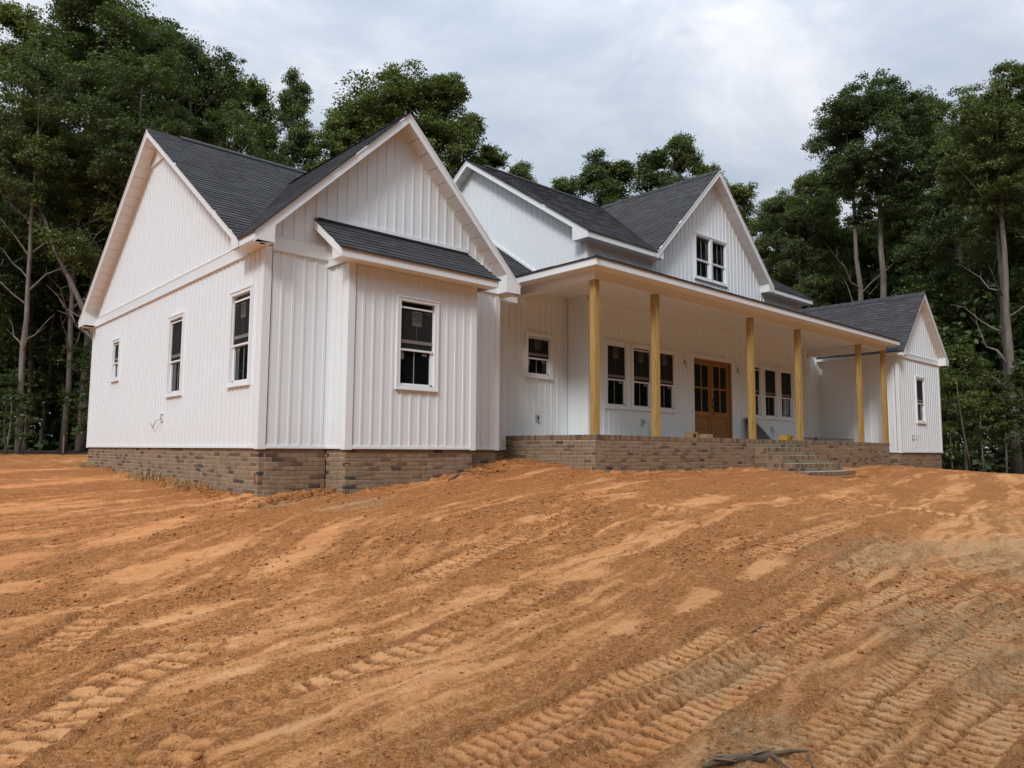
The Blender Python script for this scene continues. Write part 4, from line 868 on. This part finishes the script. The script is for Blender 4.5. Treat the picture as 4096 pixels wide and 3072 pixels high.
lp = link('leaning_panel', None); lp.location = (12.65, -.35, pz); tag(lp, 'dark grey board leaning against the porch wall behind the third post', 'board')
m = MB(); m.prism([(-.25, 0, 0), (.62, 0, 0), (.20, .36, .62), (-.25, .36, .62)], (0, .02, .01)); m.build('board', 'grey_panel', lp); lp.location = (14.1, -.25, pz)
m = MB(); m.prism([(.60, -.012, 0), (.64, -.012, 0), (.22, .348, .62), (.18, .348, .62)], (0, .012, .006)); m.build('edge_strip', 'aluminium', lp)
for i, (x0_, x1_, lab) in enumerate([(14.2, 16.6, 'long grey aluminium level lying on the porch right of the fourth post'), (14.9, 17.3, 'second long aluminium level with oval window, nearest the fifth post')]):
    lv = link('spirit_level', None); lv.location = (x0_, yp+.33-.12*i, pz); tag(lv, lab, 'level')
    L = x1_-x0_; m = MB(); m.box(0, L, 0, .012, 0, .1); m.box(0, L, -.012, .024, 0, .02); m.box(0, L, -.012, .024, .08, .1); m.build('beam', 'aluminium', lv)
    m = MB(); m.box(L*.52, L*.60, -.004, -.001, .03, .07); m.build('vial_window', 'paper_label', lv); m = MB(); m.box(-.012, -.001, -.014, .026, 0, .101); m.build('end_cap', 'black_metal', lv)

# ------------------------------------------------------------------ soil clods, sticks, debris
def clods():
    n = 64000
    pts = np.concatenate([np.stack([rng.uniform(-4.3, 3.5, n), rng.uniform(-9.6, -3, n)], 1), np.stack([rng.uniform(-4, 9, n//3), rng.uniform(-7, 0, n//3)], 1)])
    Zc, smc, grc, tmc, _, _ = ground_fields(pts[:,0], pts[:,1])
    cl = fbm(pts[:,0]*2.2, pts[:,1]*2.2, 4); keep = rng.random(len(pts)) < np.clip((1-smc*1.3)*(cl-.3)*2.6+.25*tmc, 0.02, 1)
    pts = pts[keep]; Zc = Zc[keep]
    base = np.array([(0,0,1),(.9,0,.1),(.28,.85,.1),(-.72,.53,.1),(-.72,-.53,.1),(.28,-.85,.1),(0,0,-.6)], float)
    fc = np.array([(0,1,2),(0,2,3),(0,3,4),(0,4,5),(0,5,1),(6,2,1),(6,3,2),(6,4,3),(6,5,4),(6,1,5)])
    m = len(pts); r = .003+.012*rng.random(m)**9+.0035*rng.random(m); far = np.hypot(pts[:,0]+4.5, pts[:,1]+10.4); r *= np.clip(far/5, .8, 1.8)
    V = base[None]*(1+rng.uniform(-.35, .35, (m, 7, 1)))*rng.uniform(.7, 1.25, (m, 1, 3)); a = rng.uniform(0, 6.28, m); c, s = np.cos(a), np.sin(a)
    V = np.stack([V[...,0]*c[:,None]-V[...,1]*s[:,None], V[...,0]*s[:,None]+V[...,1]*c[:,None], V[...,2]*.75], 2)*r[:,None,None]
    V[...,0] += pts[:,None,0]; V[...,1] += pts[:,None,1]; V[...,2] += (Zc+r*.25)[:,None]
    F = (fc[None]+np.arange(m)[:,None,None]*7).reshape(-1, 3); fast_mesh('soil_clods', V.reshape(-1, 3), F, 'soil_clod', np.repeat(rng.random(m), 10), kind='stuff', label='loose crumbs of red clay scattered over the graded soil')
    print('clods', m)
def fast_mesh(name, V, F, mat, tone, parent=None, obj=True, **kw):
    me = bpy.data.meshes.new(name); V = np.asarray(V, np.float32); F = np.asarray(F, np.int32); k = F.shape[1]
    me.vertices.add(len(V)); me.vertices.foreach_set('co', V.ravel()); me.loops.add(F.size); me.loops.foreach_set('vertex_index', F.ravel())
    me.polygons.add(len(F)); me.polygons.foreach_set('loop_start', np.arange(len(F), dtype=np.int32)*k); me.update(); me.materials.append(MAT[mat])
    at = me.attributes.new('tone', 'FLOAT', 'FACE'); at.data.foreach_set('value', np.asarray(tone, np.float32))
    return link(name, me, parent, **kw) if obj else me
clods()
def gpt(x, y, dz=0.0):
    z = ground_fields(np.array([x]), np.array([y]))[0][0]; return (x, y, z+dz)
# broken log in the foreground
lg = link('log', None); tag(lg, 'broken grey log with peeling bark lying in the foreground soil', 'log')
a, b = gpt(-1.53, -8.46, .008), gpt(-1.13, -8.60, .02); A, B = Vector(a), Vector(b); d = B-A
pts = [A+d*t+Vector((0, 0, .012*math.sin(t*5))) for t in (0, .2, .4, .6, .8, .93, 1.0)]
MB().tube(pts, [.008, .015, .019, .020, .024, .023, .016], 11).build('stem', 'wood_grey', lg, True)
for i in range(6):
    t = random.uniform(.0, .8); q = A+d*t+Vector((random.uniform(-.03, .03), random.uniform(-.03, .03), random.uniform(.015, .04))); e = d.normalized()*random.uniform(.08, .2)+Vector((0, random.uniform(-.05, .05), random.uniform(-.02, .0)))
    m = MB(); w_ = random.uniform(.006, .016); sd_ = Vector((-d.y, d.x, 0)).normalized()*w_
    m.prism([tuple(q-sd_), tuple(q+sd_), tuple(q+e+sd_*.3), tuple(q+e-sd_*.4)], (0, 0, .004)); m.build('bark_strip', 'bark_peel', lg)
m = MB(); 
for s_ in (1, -1): m.tube([tuple(B-d*.1), tuple(B-d*.05+Vector((.06*s_, -.05, .01))), tuple(B+Vector((.14*s_+.05, -.1, -.01)))], [.012, .009, .004], 7)
m.build('root_stub', 'wood_grey', lg)
STK = [([(2.76,-.99),(3.1,-.8),(3.4,-.62),(3.72,-.45)], .022, 'thick brown stick lying against the brick at the bay corner'), ([(-1.01,-8.68),(-1.07,-8.73),(-1.14,-8.78)], .008, 'thin splintered stick just right of the foreground log'),
       ([(.38,-7.63),(.55,-7.6),(.7,-7.66)], .009, 'forked dry twig lying in the wide track marks'), ([(-3.45,-5.05),(-3.3,-4.98)], .007, 'tiny twig on pale crust at the left of the soil'), ([(.62,-.95),(.85,-.72)], .012, 'short stick leaning in the dirt below the bay corner'), ([(12.2,-3.25),(12.7,-3.2),(13.3,-3.35)], .02, 'dark root lying in front of the bottom brick step')]
for pl, r, lab in STK:
    pts = [Vector(gpt(x, y, r*.6)) for x, y in pl]; m = MB(); n = len(pts); m.tube(pts, [r*(1-.5*i/(n-1)) for i in range(n)], 7)
    k = pts[n//2]; m.tube([k, k+Vector((r*5, r*3, r*1.5))], [r*.5, r*.2], 5); tag(m.build('stick', 'wood_grey', None, True), lab, 'stick')
ROCKS = [(-2.05,-6.0,.022,'dark clod of clay above the middle track mark'),(-3.23,-7.0,.03,'largest dark stone at the lower left edge of the soil'),(-.6,-8.18,.032,'round brown clod between the track marks above the log'),(.57,-8.3,.034,'oblong orange brick fragment in the wide track marks'),(-1.21,-7.57,.02,'small stone beside the crumbled track edge'),(-1.95,-5.85,.016,'small dark pebble left of the middle track'),(-3.5,-5.7,.014,'small black pebble at the left track'),(3.5,-.75,.07,'broken brick chunk at the bay corner'),(3.75,-.7,.05,'pale stone in the rubble right of the bay'),(12.95,-3.25,.06,'dark clod in front of the bottom step'),(12.5,-3.3,.05,'rounded clod left of the others before the steps')]
for x, y, r, lab in ROCKS:
    m = MB(); r *= .7 if x < 2 else 1; c = Vector(gpt(x, y, r*.3)); ic = []
    for th_ in range(5):
        for ph_ in range(8):
            tt = math.pi*(th_+.5)/5; pp = 2*math.pi*ph_/8; ic.append(tuple(c+Vector((math.sin(tt)*math.cos(pp)*1.25, math.sin(tt)*math.sin(pp), math.cos(tt)*.75))*r*random.uniform(.8, 1.15)))
    m.v = ic
    for th_ in range(4):
        for ph_ in range(8): m.f.append((th_*8+ph_, th_*8+(ph_+1) % 8, (th_+1)*8+(ph_+1) % 8, (th_+1)*8+ph_))
    m.f += [tuple(range(7, -1, -1)), tuple(range(32, 40))]; m.t = [random.random()*.4]*len(m.f); tag(m.build('stone', 'soil_clod', None, True), lab, 'stone')
# rubble and dry grass beside the walls
def chips(name, cx, cy, n, sx, sy, mat, label, lo=.01, hi=.05):
    m = MB()
    for i in range(n):
        x, y = random.gauss(cx, sx), random.gauss(cy, sy); q = Vector((x, y, G(x, y)+random.uniform(-.01, .05))); a = random.uniform(0, 6.28); L = random.uniform(lo, hi); w_ = L*random.uniform(.2, .5)
        e = Vector((math.cos(a), math.sin(a), random.uniform(-.3, .4)))*L; f = Vector((-math.sin(a), math.cos(a), random.uniform(-.4, .4)))*w_
        m.prism([tuple(q), tuple(q+e), tuple(q+e+f), tuple(q+f)], (0, 0, w_*.5), random.random())
    tag(m.build(name, mat), label, 'debris', kind='stuff')
chips('clay_rubble', 3.62, -.78, 260, .22, .16, 'soil_clod', 'heap of clay chips and splinters at the bay corner', .02, .09); chips('clay_rubble', .3, -.3, 330, .5, .18, 'soil_clod', 'clay chips along the brick below the near corner', .015, .07); chips('clay_rubble', -.2, 2.2, 260, .14, 1.5, 'soil_clod', 'clay chips along the left brick foundation', .015, .06); chips('clay_rubble', 5.2, -.2, 160, .45, .5, 'soil_clod', 'clay chips in the corner beside the porch base', .015, .06)
def grass(cx, cy, n, sx, sy, label):
    m = MB()
    for i in range(n):
        x, y = random.gauss(cx, sx), random.gauss(cy, sy); q = Vector((x, y, G(x, y)+.0)); a = random.uniform(0, 6.28); L = random.uniform(.06, .2); h = random.uniform(.02, .16); w_ = .004
        e = Vector((math.cos(a)*L, math.sin(a)*L, h)); f = Vector((-math.sin(a), math.cos(a), 0))*w_; mid_ = q+e*.55+Vector((0, 0, h*.25))
        m.poly([tuple(q-f), tuple(q+f), tuple(mid_+f), tuple(mid_-f)], random.random()); m.poly([tuple(mid_-f), tuple(mid_+f), tuple(q+e)], random.random())
    tag(m.build('dry_grass', 'straw'), label, 'grass', kind='stuff')
grass(-.2, 4.6, 420, .12, .55, 'dry straw coloured grass tuft at the left brick foundation'); grass(-.12, 9.6, 160, .1, .4, 'thin dry grass at the far end of the brick foundation'); grass(-.25, 2.4, 200, .12, .5, 'flattened dry grass near the corner of the left foundation')

# ------------------------------------------------------------------ woods
def leaves(C, spread, per, size, flat=.5, tone=None):
    """leaf quads around clump centres C (n,3) with radii spread (n,)"""
    n = len(C); P = np.repeat(C, per, 0); S = np.repeat(spread, per)[:, None]; N_ = len(P)
    g = rng.normal(0, 1, (N_, 3)); g /= np.maximum(np.linalg.norm(g, axis=1, keepdims=True), 1e-6); rad = rng.random((N_, 1))**.45
    P = P+g*rad*S*np.array([1, 1, flat])
    nrm = rng.normal(0, 1, (N_, 3)); nrm[:,2] = np.abs(nrm[:,2])+.5; nrm += g*.6; nrm /= np.linalg.norm(nrm, axis=1, keepdims=True)
    t = rng.normal(0, 1, (N_, 3)); t -= nrm*(t*nrm).sum(1, keepdims=True); t /= np.linalg.norm(t, axis=1, keepdims=True); b = np.cross(nrm, t)
    L = size*rng.uniform(.6, 1.35, (N_, 1)); 
    V = np.stack([P-t*L*.5, P+b*L*.33+nrm*L*.06, P+t*L*.5-nrm*L*.12, P-b*L*.33+nrm*L*.06], 1).reshape(-1, 3)
    F = np.arange(N_*4).reshape(-1, 4); ct = np.repeat(rng.random(n) if tone is None else tone, per)
    return V, F, np.clip(ct*.55+rng.random(N_)*.45, 0, 1)
def tree_meshes(name, seed, H=20, base=.38, R=2.9, tr=.2, nl=20, prof='oval', per=84, size=.125, lean=.0, leafmat='leaf_forest', bark='bark_grey', fork=0, fill=260, bare=0, lob=1.0):
    global rng
    keep = rng; rng = np.random.default_rng(seed); rd_ = random.Random(seed)
    tb = MB(); cen = []; spr = []
    def trunk(x, y, r, top, bend):
        n = 12; pts = []; px, py = x, y
        for i in range(n+1):
            t = i/n; px += rd_.uniform(-.1, .1)+bend[0]/n; py += rd_.uniform(-.1, .1)+bend[1]/n; pts.append(Vector((px, py, H*top*t)))
        pts[0] = Vector((x, y, -.5)); rr = [r*(1.35 if i == 0 else 1)*(1-.88*(i/n)**1.1) for i in range(n+1)]; tb.tube(pts, rr, 9); return pts, rr
    stems = [trunk(0, 0, tr, .97, (lean*H, 0))]
    if fork: stems.append(trunk(.32, .1, tr*.85, .93, (.9+lean*H, .3)))
    def pr(t):   # crown radius profile, t 0..1 from crown base to top
        return {'oval': math.sin(math.pi*min(1, .12+.88*t)**.85), 'broad': math.sqrt(max(0, 1-((t-.5)/.54)**2)), 'cone': (1-t)**.7, 'top': max(.2, math.sqrt(max(0, 1-((t-.56)/.5)**2)))}[prof]
    for pts, rr in stems:
        for k in range(nl):
            t = (k+rd_.random())/nl; h = base+(1-base)*t*.96; f = min(h/.97*12, 11.6); i = int(f); q = pts[i].lerp(pts[i+1], f-i); r0 = rr[i]*.5
            a = k*2.4+rd_.uniform(-.5, .5); L = R*max(.25, pr(t))*rd_.uniform(.75, 1.15); el_ = rd_.uniform(.25, .7)+.3*t; L *= 1-.45*max(0, t-.6)/.4
            a1, a2 = a+rd_.uniform(-.4, .4), a+rd_.uniform(-.4, .4)
            for _ in range(9):
                p1 = q+Vector((math.cos(a), math.sin(a), el_*.8))*L*.5; p2 = p1+Vector((math.cos(a1), math.sin(a2), el_*1.1))*L*.5; t2 = (p2.z/H-base)/(1-base)
                if p2.z < H*.95 and math.hypot(p2.x-lean*p2.z, p2.y) < .95*R*pr(max(0, min(t2, .97))): break
                L *= .8
            tb.tube([q, p1, p2], [max(.015, r0*.75), max(.012, r0*.45), .008], 5, cap=False)
            for e in range(5):
                u_ = rd_.uniform(.35, 1); s0 = q.lerp(p1, u_*2) if u_ < .5 else p1.lerp(p2, u_*2-1); aa = a+rd_.uniform(-1.5, 1.5); l2 = L*rd_.uniform(.2, .45)
                s1 = s0+Vector((math.cos(aa), math.sin(aa), rd_.uniform(.1, .8)))*l2; s1.z = min(s1.z, H*.965); tb.tube([s0, s1], [.014, .005], 4, cap=False); cen.append(s1); spr.append(rd_.uniform(.45, .85))
            cen.append(p2); spr.append(rd_.uniform(.5, .9))
    for k in range(bare):
        pts, rr = stems[k % len(stems)]; h = rd_.uniform(.22, base+.12); f = h/.97*12; i = int(f); q = pts[i].lerp(pts[i+1], f-i); a = rd_.uniform(0, 6.28); L = R*rd_.uniform(.5, 1.15); ps = [q]
        for j in range(4): ps.append(ps[-1]+Vector((math.cos(a+rd_.uniform(-.5, .5)), math.sin(a+rd_.uniform(-.5, .5)), rd_.uniform(.3, 1.3)))*L*.3)
        tb.tube(ps, [rr[i]*.42, rr[i]*.32, rr[i]*.22, .02, .008], 6, cap=False)
        for j in (1, 2, 3): tb.tube([ps[j], ps[j]+Vector((rd_.uniform(-.6, .6), rd_.uniform(-.6, .6), rd_.uniform(.1, .7)))], [.018, .006], 4, cap=False)
    kc = []; ks = []
    for c_, s_ in zip(cen, spr):
        t = (c_.z/H-base)/(1-base); r_ = math.hypot(c_.x-lean*c_.z, c_.y)
        if c_.z < H*.985 and (t < 0 or r_ < 1.1*R*pr(min(t, .97))): kc.append(c_); ks.append(s_)
    cen, spr = kc, ks; lobes = []
    for k in range(max(14, int(8+R*7*(1-base)))):
        t = rd_.random()**.8; a = k*2.399+rd_.uniform(-.4, .4); r_ = R*pr(t)*rd_.uniform(.45, .8); h = base+(1-base)*t*.93
        lobes.append((Vector((math.cos(a)*r_+lean*H*h, math.sin(a)*r_, H*h)), R*lob*rd_.uniform(.26, .42)))
    for k in range(fill):
        c0, lr = lobes[k % len(lobes)]; d = Vector((rd_.gauss(0, 1), rd_.gauss(0, 1), rd_.gauss(.35, .8))).normalized(); cen.append(c0+d*lr*rd_.uniform(.55, 1.05)); spr.append(rd_.uniform(.3, .55))
    C = np.array([tuple(c) for c in cen]); V, F, T = leaves(C, np.array(spr), per, size)
    tm = tb.mesh(name+'_trunk', bark, True); cm = fast_mesh(name+'_crown', V, F, leafmat, T, obj=False); rng = keep
    return tm, cm
VAR = {
 'oak': tree_meshes('oak', 11, H=20, base=.36, R=3.4, tr=.24, nl=22, prof='broad', per=96, size=.12, fill=700),
 'oak2': tree_meshes('oak2', 12, H=20, base=.30, R=3.1, tr=.2, nl=24, prof='oval', per=84, fill=520),
 'poplar': tree_meshes('poplar', 13, H=20, base=.22, R=2.5, tr=.2, nl=26, prof='oval', per=84, fill=520),
 'twin': tree_meshes('twin', 14, H=21, base=.66, R=3.3, tr=.26, nl=15, bark='bark_pale', prof='top', per=104, fork=1, fill=620, bare=12, lob=1.3),
 'slim': tree_meshes('slim', 15, H=20, base=.42, R=1.9, tr=.15, nl=18, prof='oval', per=84, fill=340),
 'under': tree_meshes('under', 16, H=9, base=.15, R=2.6, tr=.09, nl=16, prof='oval', per=60, size=.15, leafmat='leaf_maple', fill=150),
 'lean': tree_meshes('lean', 18, H=16, base=.5, R=2.4, tr=.17, nl=10, prof='top', per=60, fill=170, bare=12, lean=.45, bark='bark_pale'),
 'high': tree_meshes('high', 17, H=20, base=.62, R=2.6, tr=.19, nl=14, bark='bark_pale', prof='top', per=84, fill=260, bare=12),
}
TOP = {}
for k_, (t_, c_) in VAR.items():
    zz_ = np.empty(len(c_.vertices)*3, np.float32); c_.vertices.foreach_get('co', zz_); TOP[k_] = float(np.quantile(zz_[2::3], .9996))
print(TOP, 'tree tris', {k: len(v[1].polygons)*2 for k, v in VAR.items()})
def tree(name, var, x, y, H, label, cat='tree', group=None, rot=0, wid=1.0, hv=None):
    h0 = TOP[var]
    e = link(name, None); e.location = (x, y, G(x, y)); s = H/h0; e.scale = (s*wid, s*wid, s); e.rotation_euler = (0, 0, rot); tag(e, label, cat, group)
    t = link('trunk', VAR[var][0], e); c = link('crown', VAR[var][1], e); return e
g1 = 'trees at the wood edge left of and behind the left wing'; g2 = 'tree tops behind the upper storey'; g3 = 'trees at the wood edge right of the house'
TREES = [
 ('lean', 3.7, 17.6, 13.5, 'pale trunk leaning far to the left beside the left gable', g1, 2.4, 1.0), ('high', 2.9, 18.4, 15.2, 'pale bare limbed tree in front of the tallest left oak', g1, 1.1, 1.0), ('high', 7.2, 21.3, 15.5, 'thin bare limbed tree behind the left gable peak', g1, 4.1, .8),
 ('high', .1, 20.4, 15.0, 'straight dark trunk at far left standing behind the pale saplings', g1, 3.0, .8), ('high', 1.6, 21.4, 15.5, 'second straight trunk from the left, beside the survey stake', g1, 5.2, .8),
 ('oak2', -2.0, 22.5, 14.8, 'tree cut off by the left edge of the photo', g1, .3, 1.0), ('slim', -.1, 26.3, 19.2, 'slim tree whose small separate crown tops the far upper left', g1, 1.2, 1.0), ('slim', .9, 24.4, 16.0, 'slim dark tree at the far left behind the two straight trunks', g1, 2.2, .9),
 ('oak', 2.6, 22.9, 19.6, 'tallest broad oak at upper left, forked pale limbs above the left gable', g1, 4.0, 1.0), ('oak2', 5.5, 26.3, 20.8, 'broad tree just right of the tallest left oak', g1, .9, 1.0), ('oak', 6.1, 23.0, 19.0, 'tree with leaning pale limbs directly above the left gable peak', g1, 2.9, .85),
 ('poplar', 8.0, 24.5, 18.5, 'rounded tree over the middle of the left ridge', g1, 5.1, .95), ('slim', 10.4, 26.7, 19.8, 'narrow tree at the left side of the sky notch above the left roof', g1, .2, 1.1), ('slim', 12.7, 30.1, 18.6, 'short narrow tree down in the sky notch above the left roof', g1, 3.3, 1.0),
 ('poplar', 12.0, 25.0, 20.2, 'upright oval light green tree right of the sky notch', g1, 1.0, .7), ('oak2', 13.8, 22.9, 18.0, 'tree between the oval light green tree and the big centre crown', g1, 2.0, 1.0), ('oak', 16.8, 22.3, 20.6, 'big round crowned tree behind the front gable peak', g1, 5.6, 1.2),
 ('oak2', 18.6, 20.2, 20.6, 'tree on the right shoulder of the big centre crown', g1, .4, .9), ('slim', 21.3, 21.5, 19.6, 'ragged tree right of the big centre crown with bare twigs', g1, 2.7, 1.1), ('slim', 22.9, 21.4, 18.2, 'low tree left of the upper gable peak', g1, 1.9, 1.2), ('poplar', 25.6, 21.8, 18.3, 'last low crown behind the upper left gable peak', g1, 4.4, .8),
 ('slim', 37.6, 29.2, 22.4, 'leftmost small top behind the upper ridge', g2, .5, 1.2), ('poplar', 37.9, 26.2, 23.8, 'wide top behind the upper ridge, second from left', g2, 1.5, .9), ('slim', 40.6, 25.9, 23.4, 'middle top behind the upper ridge', g2, 2.5, 1.4), ('slim', 41.4, 23.4, 24.0, 'thin top left of the tallest one behind the upper ridge', g2, 3.5, 1.2), ('poplar', 41.9, 21.1, 25.0, 'tallest top left of the dormer peak', g2, 4.5, .85), ('slim', 46.3, 21.6, 23.8, 'small top touching the dormer peak on its left', g2, 5.5, 1.2),
 ('slim', 43.3, 16.9, 20.2, 'light tree just right of the dormer peak', g3, .6, 1.3), ('oak2', 39.9, 12.7, 17.2, 'low tree above the right slope of the dormer', g3, 1.6, 1.0), ('oak', 37.9, 10.0, 16.6, 'broad low tree right of the dormer slope', g3, 2.6, .9), ('oak2', 39.5, 9.9, 18.2, 'tree left of the tall twin trunked tree', g3, 3.6, .9), ('poplar', 42.0, 9.4, 19.4, 'dense tree close behind the tall twin trunked tree', g3, 4.6, .9),
 ('twin', 35.9, 4.6, 21.2, 'tall twin trunked tree with pale bark rising behind the right wing roof', g3, 2.0, 1.0), ('oak2', 42.4, 3.9, 22.0, 'tree filling the gap right of the twin trunked tree', g3, 5.6, .9), ('oak', 36.5, .9, 17.6, 'dark tree behind the right gable peak', g3, .7, .9), ('oak2', 35.6, -.8, 18.0, 'dark tree just right of the right wing', g3, 1.7, .9),
 ('twin', 29.8, -2.6, 16.6, 'tall forked tree with thick pale trunk at the right edge', g3, .4, .9), ('poplar', 35.8, -3.2, 18.6, 'dense tree at the upper right corner', g3, 3.7, 1.0), ('oak', 31.1, -5.2, 17.0, 'tree cut off by the right edge of the photo', g3, 4.7, 1.0),
]
for v_, x, y, H, lab, gp, rot, wid in TREES: tree('tree', v_, x, y, H, lab, 'tree', gp, rot, wid)
UND = [(-.3, 20.6, 3.0, 'young maple with light leaves at the far left behind the saplings'), (2.6, 21.0, 5.0, 'young maple against the dark wood left of the left wing'), (1.4, 24.5, 9, 'shaded young tree deep between the left trunks'), (4.9, 21.2, 8.5, 'light green young tree close behind the left gable'), (8.3, 20.5, 10.5, 'light green young tree behind the left roof valley'), (12.5, 20.5, 11, 'olive young tree low behind the cross gable ridge'),
       (26.9, -1.6, 5.2, 'small maple close to the right wing corner'), (29.5, .2, 6, 'young maple behind the right wing corner'), (27.2, -3.4, 4.2, 'low maple at the foot of the right trunks'), (33.4, 2.2, 9.5, 'young tree behind the right gable'), (36.3, 11.5, 10, 'bright young tree behind the right slope of the dormer')]
for i, (x, y, H, lab) in enumerate(UND): tree('young_tree', 'under', x, y, H, lab, 'tree', 'young trees along the wood edge', i*1.7, 1.0)
# saplings: single thin stems with a few leaves
def sapling(x, y, H, lab, lean=0.0, nleaf=12, pale=True):
    e = link('sapling', None); e.location = (x, y, G(x, y)); tag(e, lab, 'sapling', 'thin saplings at the wood edge')
    m = MB(); pts = [(lean*t*H+.05*math.sin(3*t+x), .04*math.cos(4*t+y), t*H) for t in (0, .25, .5, .75, 1)]; m.tube(pts, [.035, .03, .025, .018, .008], 6); C = []
    for k in range(6):
        t = random.uniform(.3, 1); a = random.uniform(0, 6.28); q = Vector((lean*t*H, 0, t*H)); r_ = q+Vector((math.cos(a), math.sin(a), .25))*random.uniform(.3, .9)*H*.22; m.tube([q, r_], [.01, .004], 4); C += [tuple(r_), tuple(q.lerp(r_, .6))]
    m.build('stem', 'bark_grey', e, True); C = np.array(C); V, F, T = leaves(C, np.full(len(C), .3), nleaf, .15, .35); ob = fast_mesh('foliage', V, F, 'leaf_maple', T, e)
for a in [(-.47,18.9,1.9,'leftmost pale sapling stem in front of the dark wood'),(.06,19.6,1.6,'second pale sapling stem from the left edge'),(1.9,20.2,2.2,'pale sapling stem right of the first dark trunk'),(2.9,20.4,4.6,'tall thin sapling beside the left wing wall',.06),(3.5,20.8,3.9,'leaning sapling next to the left wing wall',.14),(25.9,-2.0,3.4,'curved sapling leaning over toward the right wing',-.35),(26.2,-2.3,2.8,'upright thin sapling right of the curved one',.08),(26.6,-2.9,3.2,'slanting sapling at the base of the right trunks',.25),(25.3,-1.6,1.5,'small sapling at the foot of the right wing wall',-.1)]: sapling(*a)
st = link('stake', None); st.location = gpt(1.47, 20.6); tag(st, 'short wooden survey stake at the edge of the cleared soil', 'stake')
MB().box(-.025, .025, -.012, .012, -.1, .62).build('shaft', 'stake_wood', st); MB().prism([(-.025, -.012, .62), (.025, -.012, .62), (0, -.012, .66)], (0, .024, 0)).build('tip', 'stake_wood', st)
# deep woods: crowns instanced on points, one mass that nobody could count
def woods(name, pts, srcs, label):
    me = bpy.data.meshes.new(name); me.from_pydata(pts, [], []); ob = link(name, me); tag(ob, label, 'woods', kind='stuff')
    sc = me.attributes.new('sc', 'FLOAT', 'POINT'); sc.data.foreach_set('value', [random.uniform(.85, 1.12) for _ in pts])
    ix = me.attributes.new('pick', 'INT', 'POINT'); ix.data.foreach_set('value', [random.randrange(len(srcs)) for _ in pts])
    rz = me.attributes.new('rz', 'FLOAT_VECTOR', 'POINT'); rz.data.foreach_set('vector', [c for _ in pts for c in (0, 0, random.uniform(0, 6.28))])
    g = bpy.data.node_groups.new(name, 'GeometryNodeTree'); g.interface.new_socket('Geometry', in_out='INPUT', socket_type='NodeSocketGeometry'); g.interface.new_socket('Geometry', in_out='OUTPUT', socket_type='NodeSocketGeometry')
    gi = g.nodes.new('NodeGroupInput'); go = g.nodes.new('NodeGroupOutput'); jn = g.nodes.new('GeometryNodeJoinGeometry'); L = g.links
    def na(nm, dt):
        n = g.nodes.new('GeometryNodeInputNamedAttribute'); n.data_type = dt; n.inputs[0].default_value = nm; return n.outputs[0]
    for k, so in enumerate(srcs):
        oi = g.nodes.new('GeometryNodeObjectInfo'); oi.inputs[0].default_value = so; oi.transform_space = 'ORIGINAL'
        cp = g.nodes.new('FunctionNodeCompare'); cp.data_type = 'INT'; cp.operation = 'EQUAL'; L.new(na('pick', 'INT'), cp.inputs[2]); cp.inputs[3].default_value = k
        ip = g.nodes.new('GeometryNodeInstanceOnPoints'); L.new(gi.outputs[0], ip.inputs['Points']); L.new(cp.outputs[0], ip.inputs['Selection']); L.new(oi.outputs['Geometry'], ip.inputs['Instance'])
        L.new(na('rz', 'FLOAT_VECTOR'), ip.inputs['Rotation']); L.new(na('sc', 'FLOAT'), ip.inputs['Scale']); L.new(ip.outputs[0], jn.inputs[0])
    L.new(jn.outputs[0], go.inputs[0]); md = ob.modifiers.new('woods', 'NODES'); md.node_group = g; return ob
def src_of(var): return next(c for c in bpy.data.objects if c.data == VAR[var][1])
srcs = [src_of(k) for k in ('oak2', 'poplar', 'oak')]
pts = []
rr = random.Random(3)
for i in range(760):
    x, y = rr.uniform(-36, 75), rr.uniform(-32, 62); d = math.hypot(x-CAM.x, y-CAM.y); az = math.degrees(math.atan2(x-CAM.x, y-CAM.y))
    if not (-34 < az < 118): continue
    lim = {0: 33, 1: 37}.get(0) if az < 12 else 40 if az < 42 else 62 if az < 60 else 50 if az < 72 else 38
    if d < lim+3 or d > lim+26: continue
    H = 15.5 if az < 42 else 12 if az < 62 else 14
    pts.append((x, y, G(x, y)-rr.uniform(2.5, 5.5)-(3 if 42 < az < 64 else 0)))
woods('deep_woods', pts, srcs, 'dark mass of woods filling the background behind the single trees')
pts = []
for i in range(150):
    a = math.radians(rr.uniform(112, 243)); d = rr.uniform(21, 40); x, y = 2+math.sin(a)*d, -8+math.cos(a)*d
    pts.append((x, y, G(x, y)-rr.uniform(0, 3)))
woods('woods_opposite', pts, srcs, 'woods on the far side of the clearing, mirrored in the window panes')
def thicket():
    n = 4300; C = []
    for i in range(n*3):
        az = rng.uniform(-30, 116); lim = 33 if az < 12 else 39 if az < 42 else 60 if az < 60 else 48 if az < 72 else 35
        d = lim+rng.uniform(2.0, 11); x, y = CAM.x+math.sin(math.radians(az))*d, CAM.y+math.cos(math.radians(az))*d
        if 17 < az < 72: continue
        C.append((x, y, G(x, y)+8*rng.random()**1.6))
    C = np.array(C); V, F, T = leaves(C, rng.uniform(.4, .9, len(C)), 16, .3, .5); fast_mesh('thicket', V, F, 'leaf_forest', T*.5, kind='stuff', label='dark undergrowth filling the wood behind the first trunks', category='undergrowth')
thicket()
print('battens', N_BATTEN[0], 'bricks', BR_N[0], len(br_far.f), 'shingles', SH_N[0], len(sh_far.f))
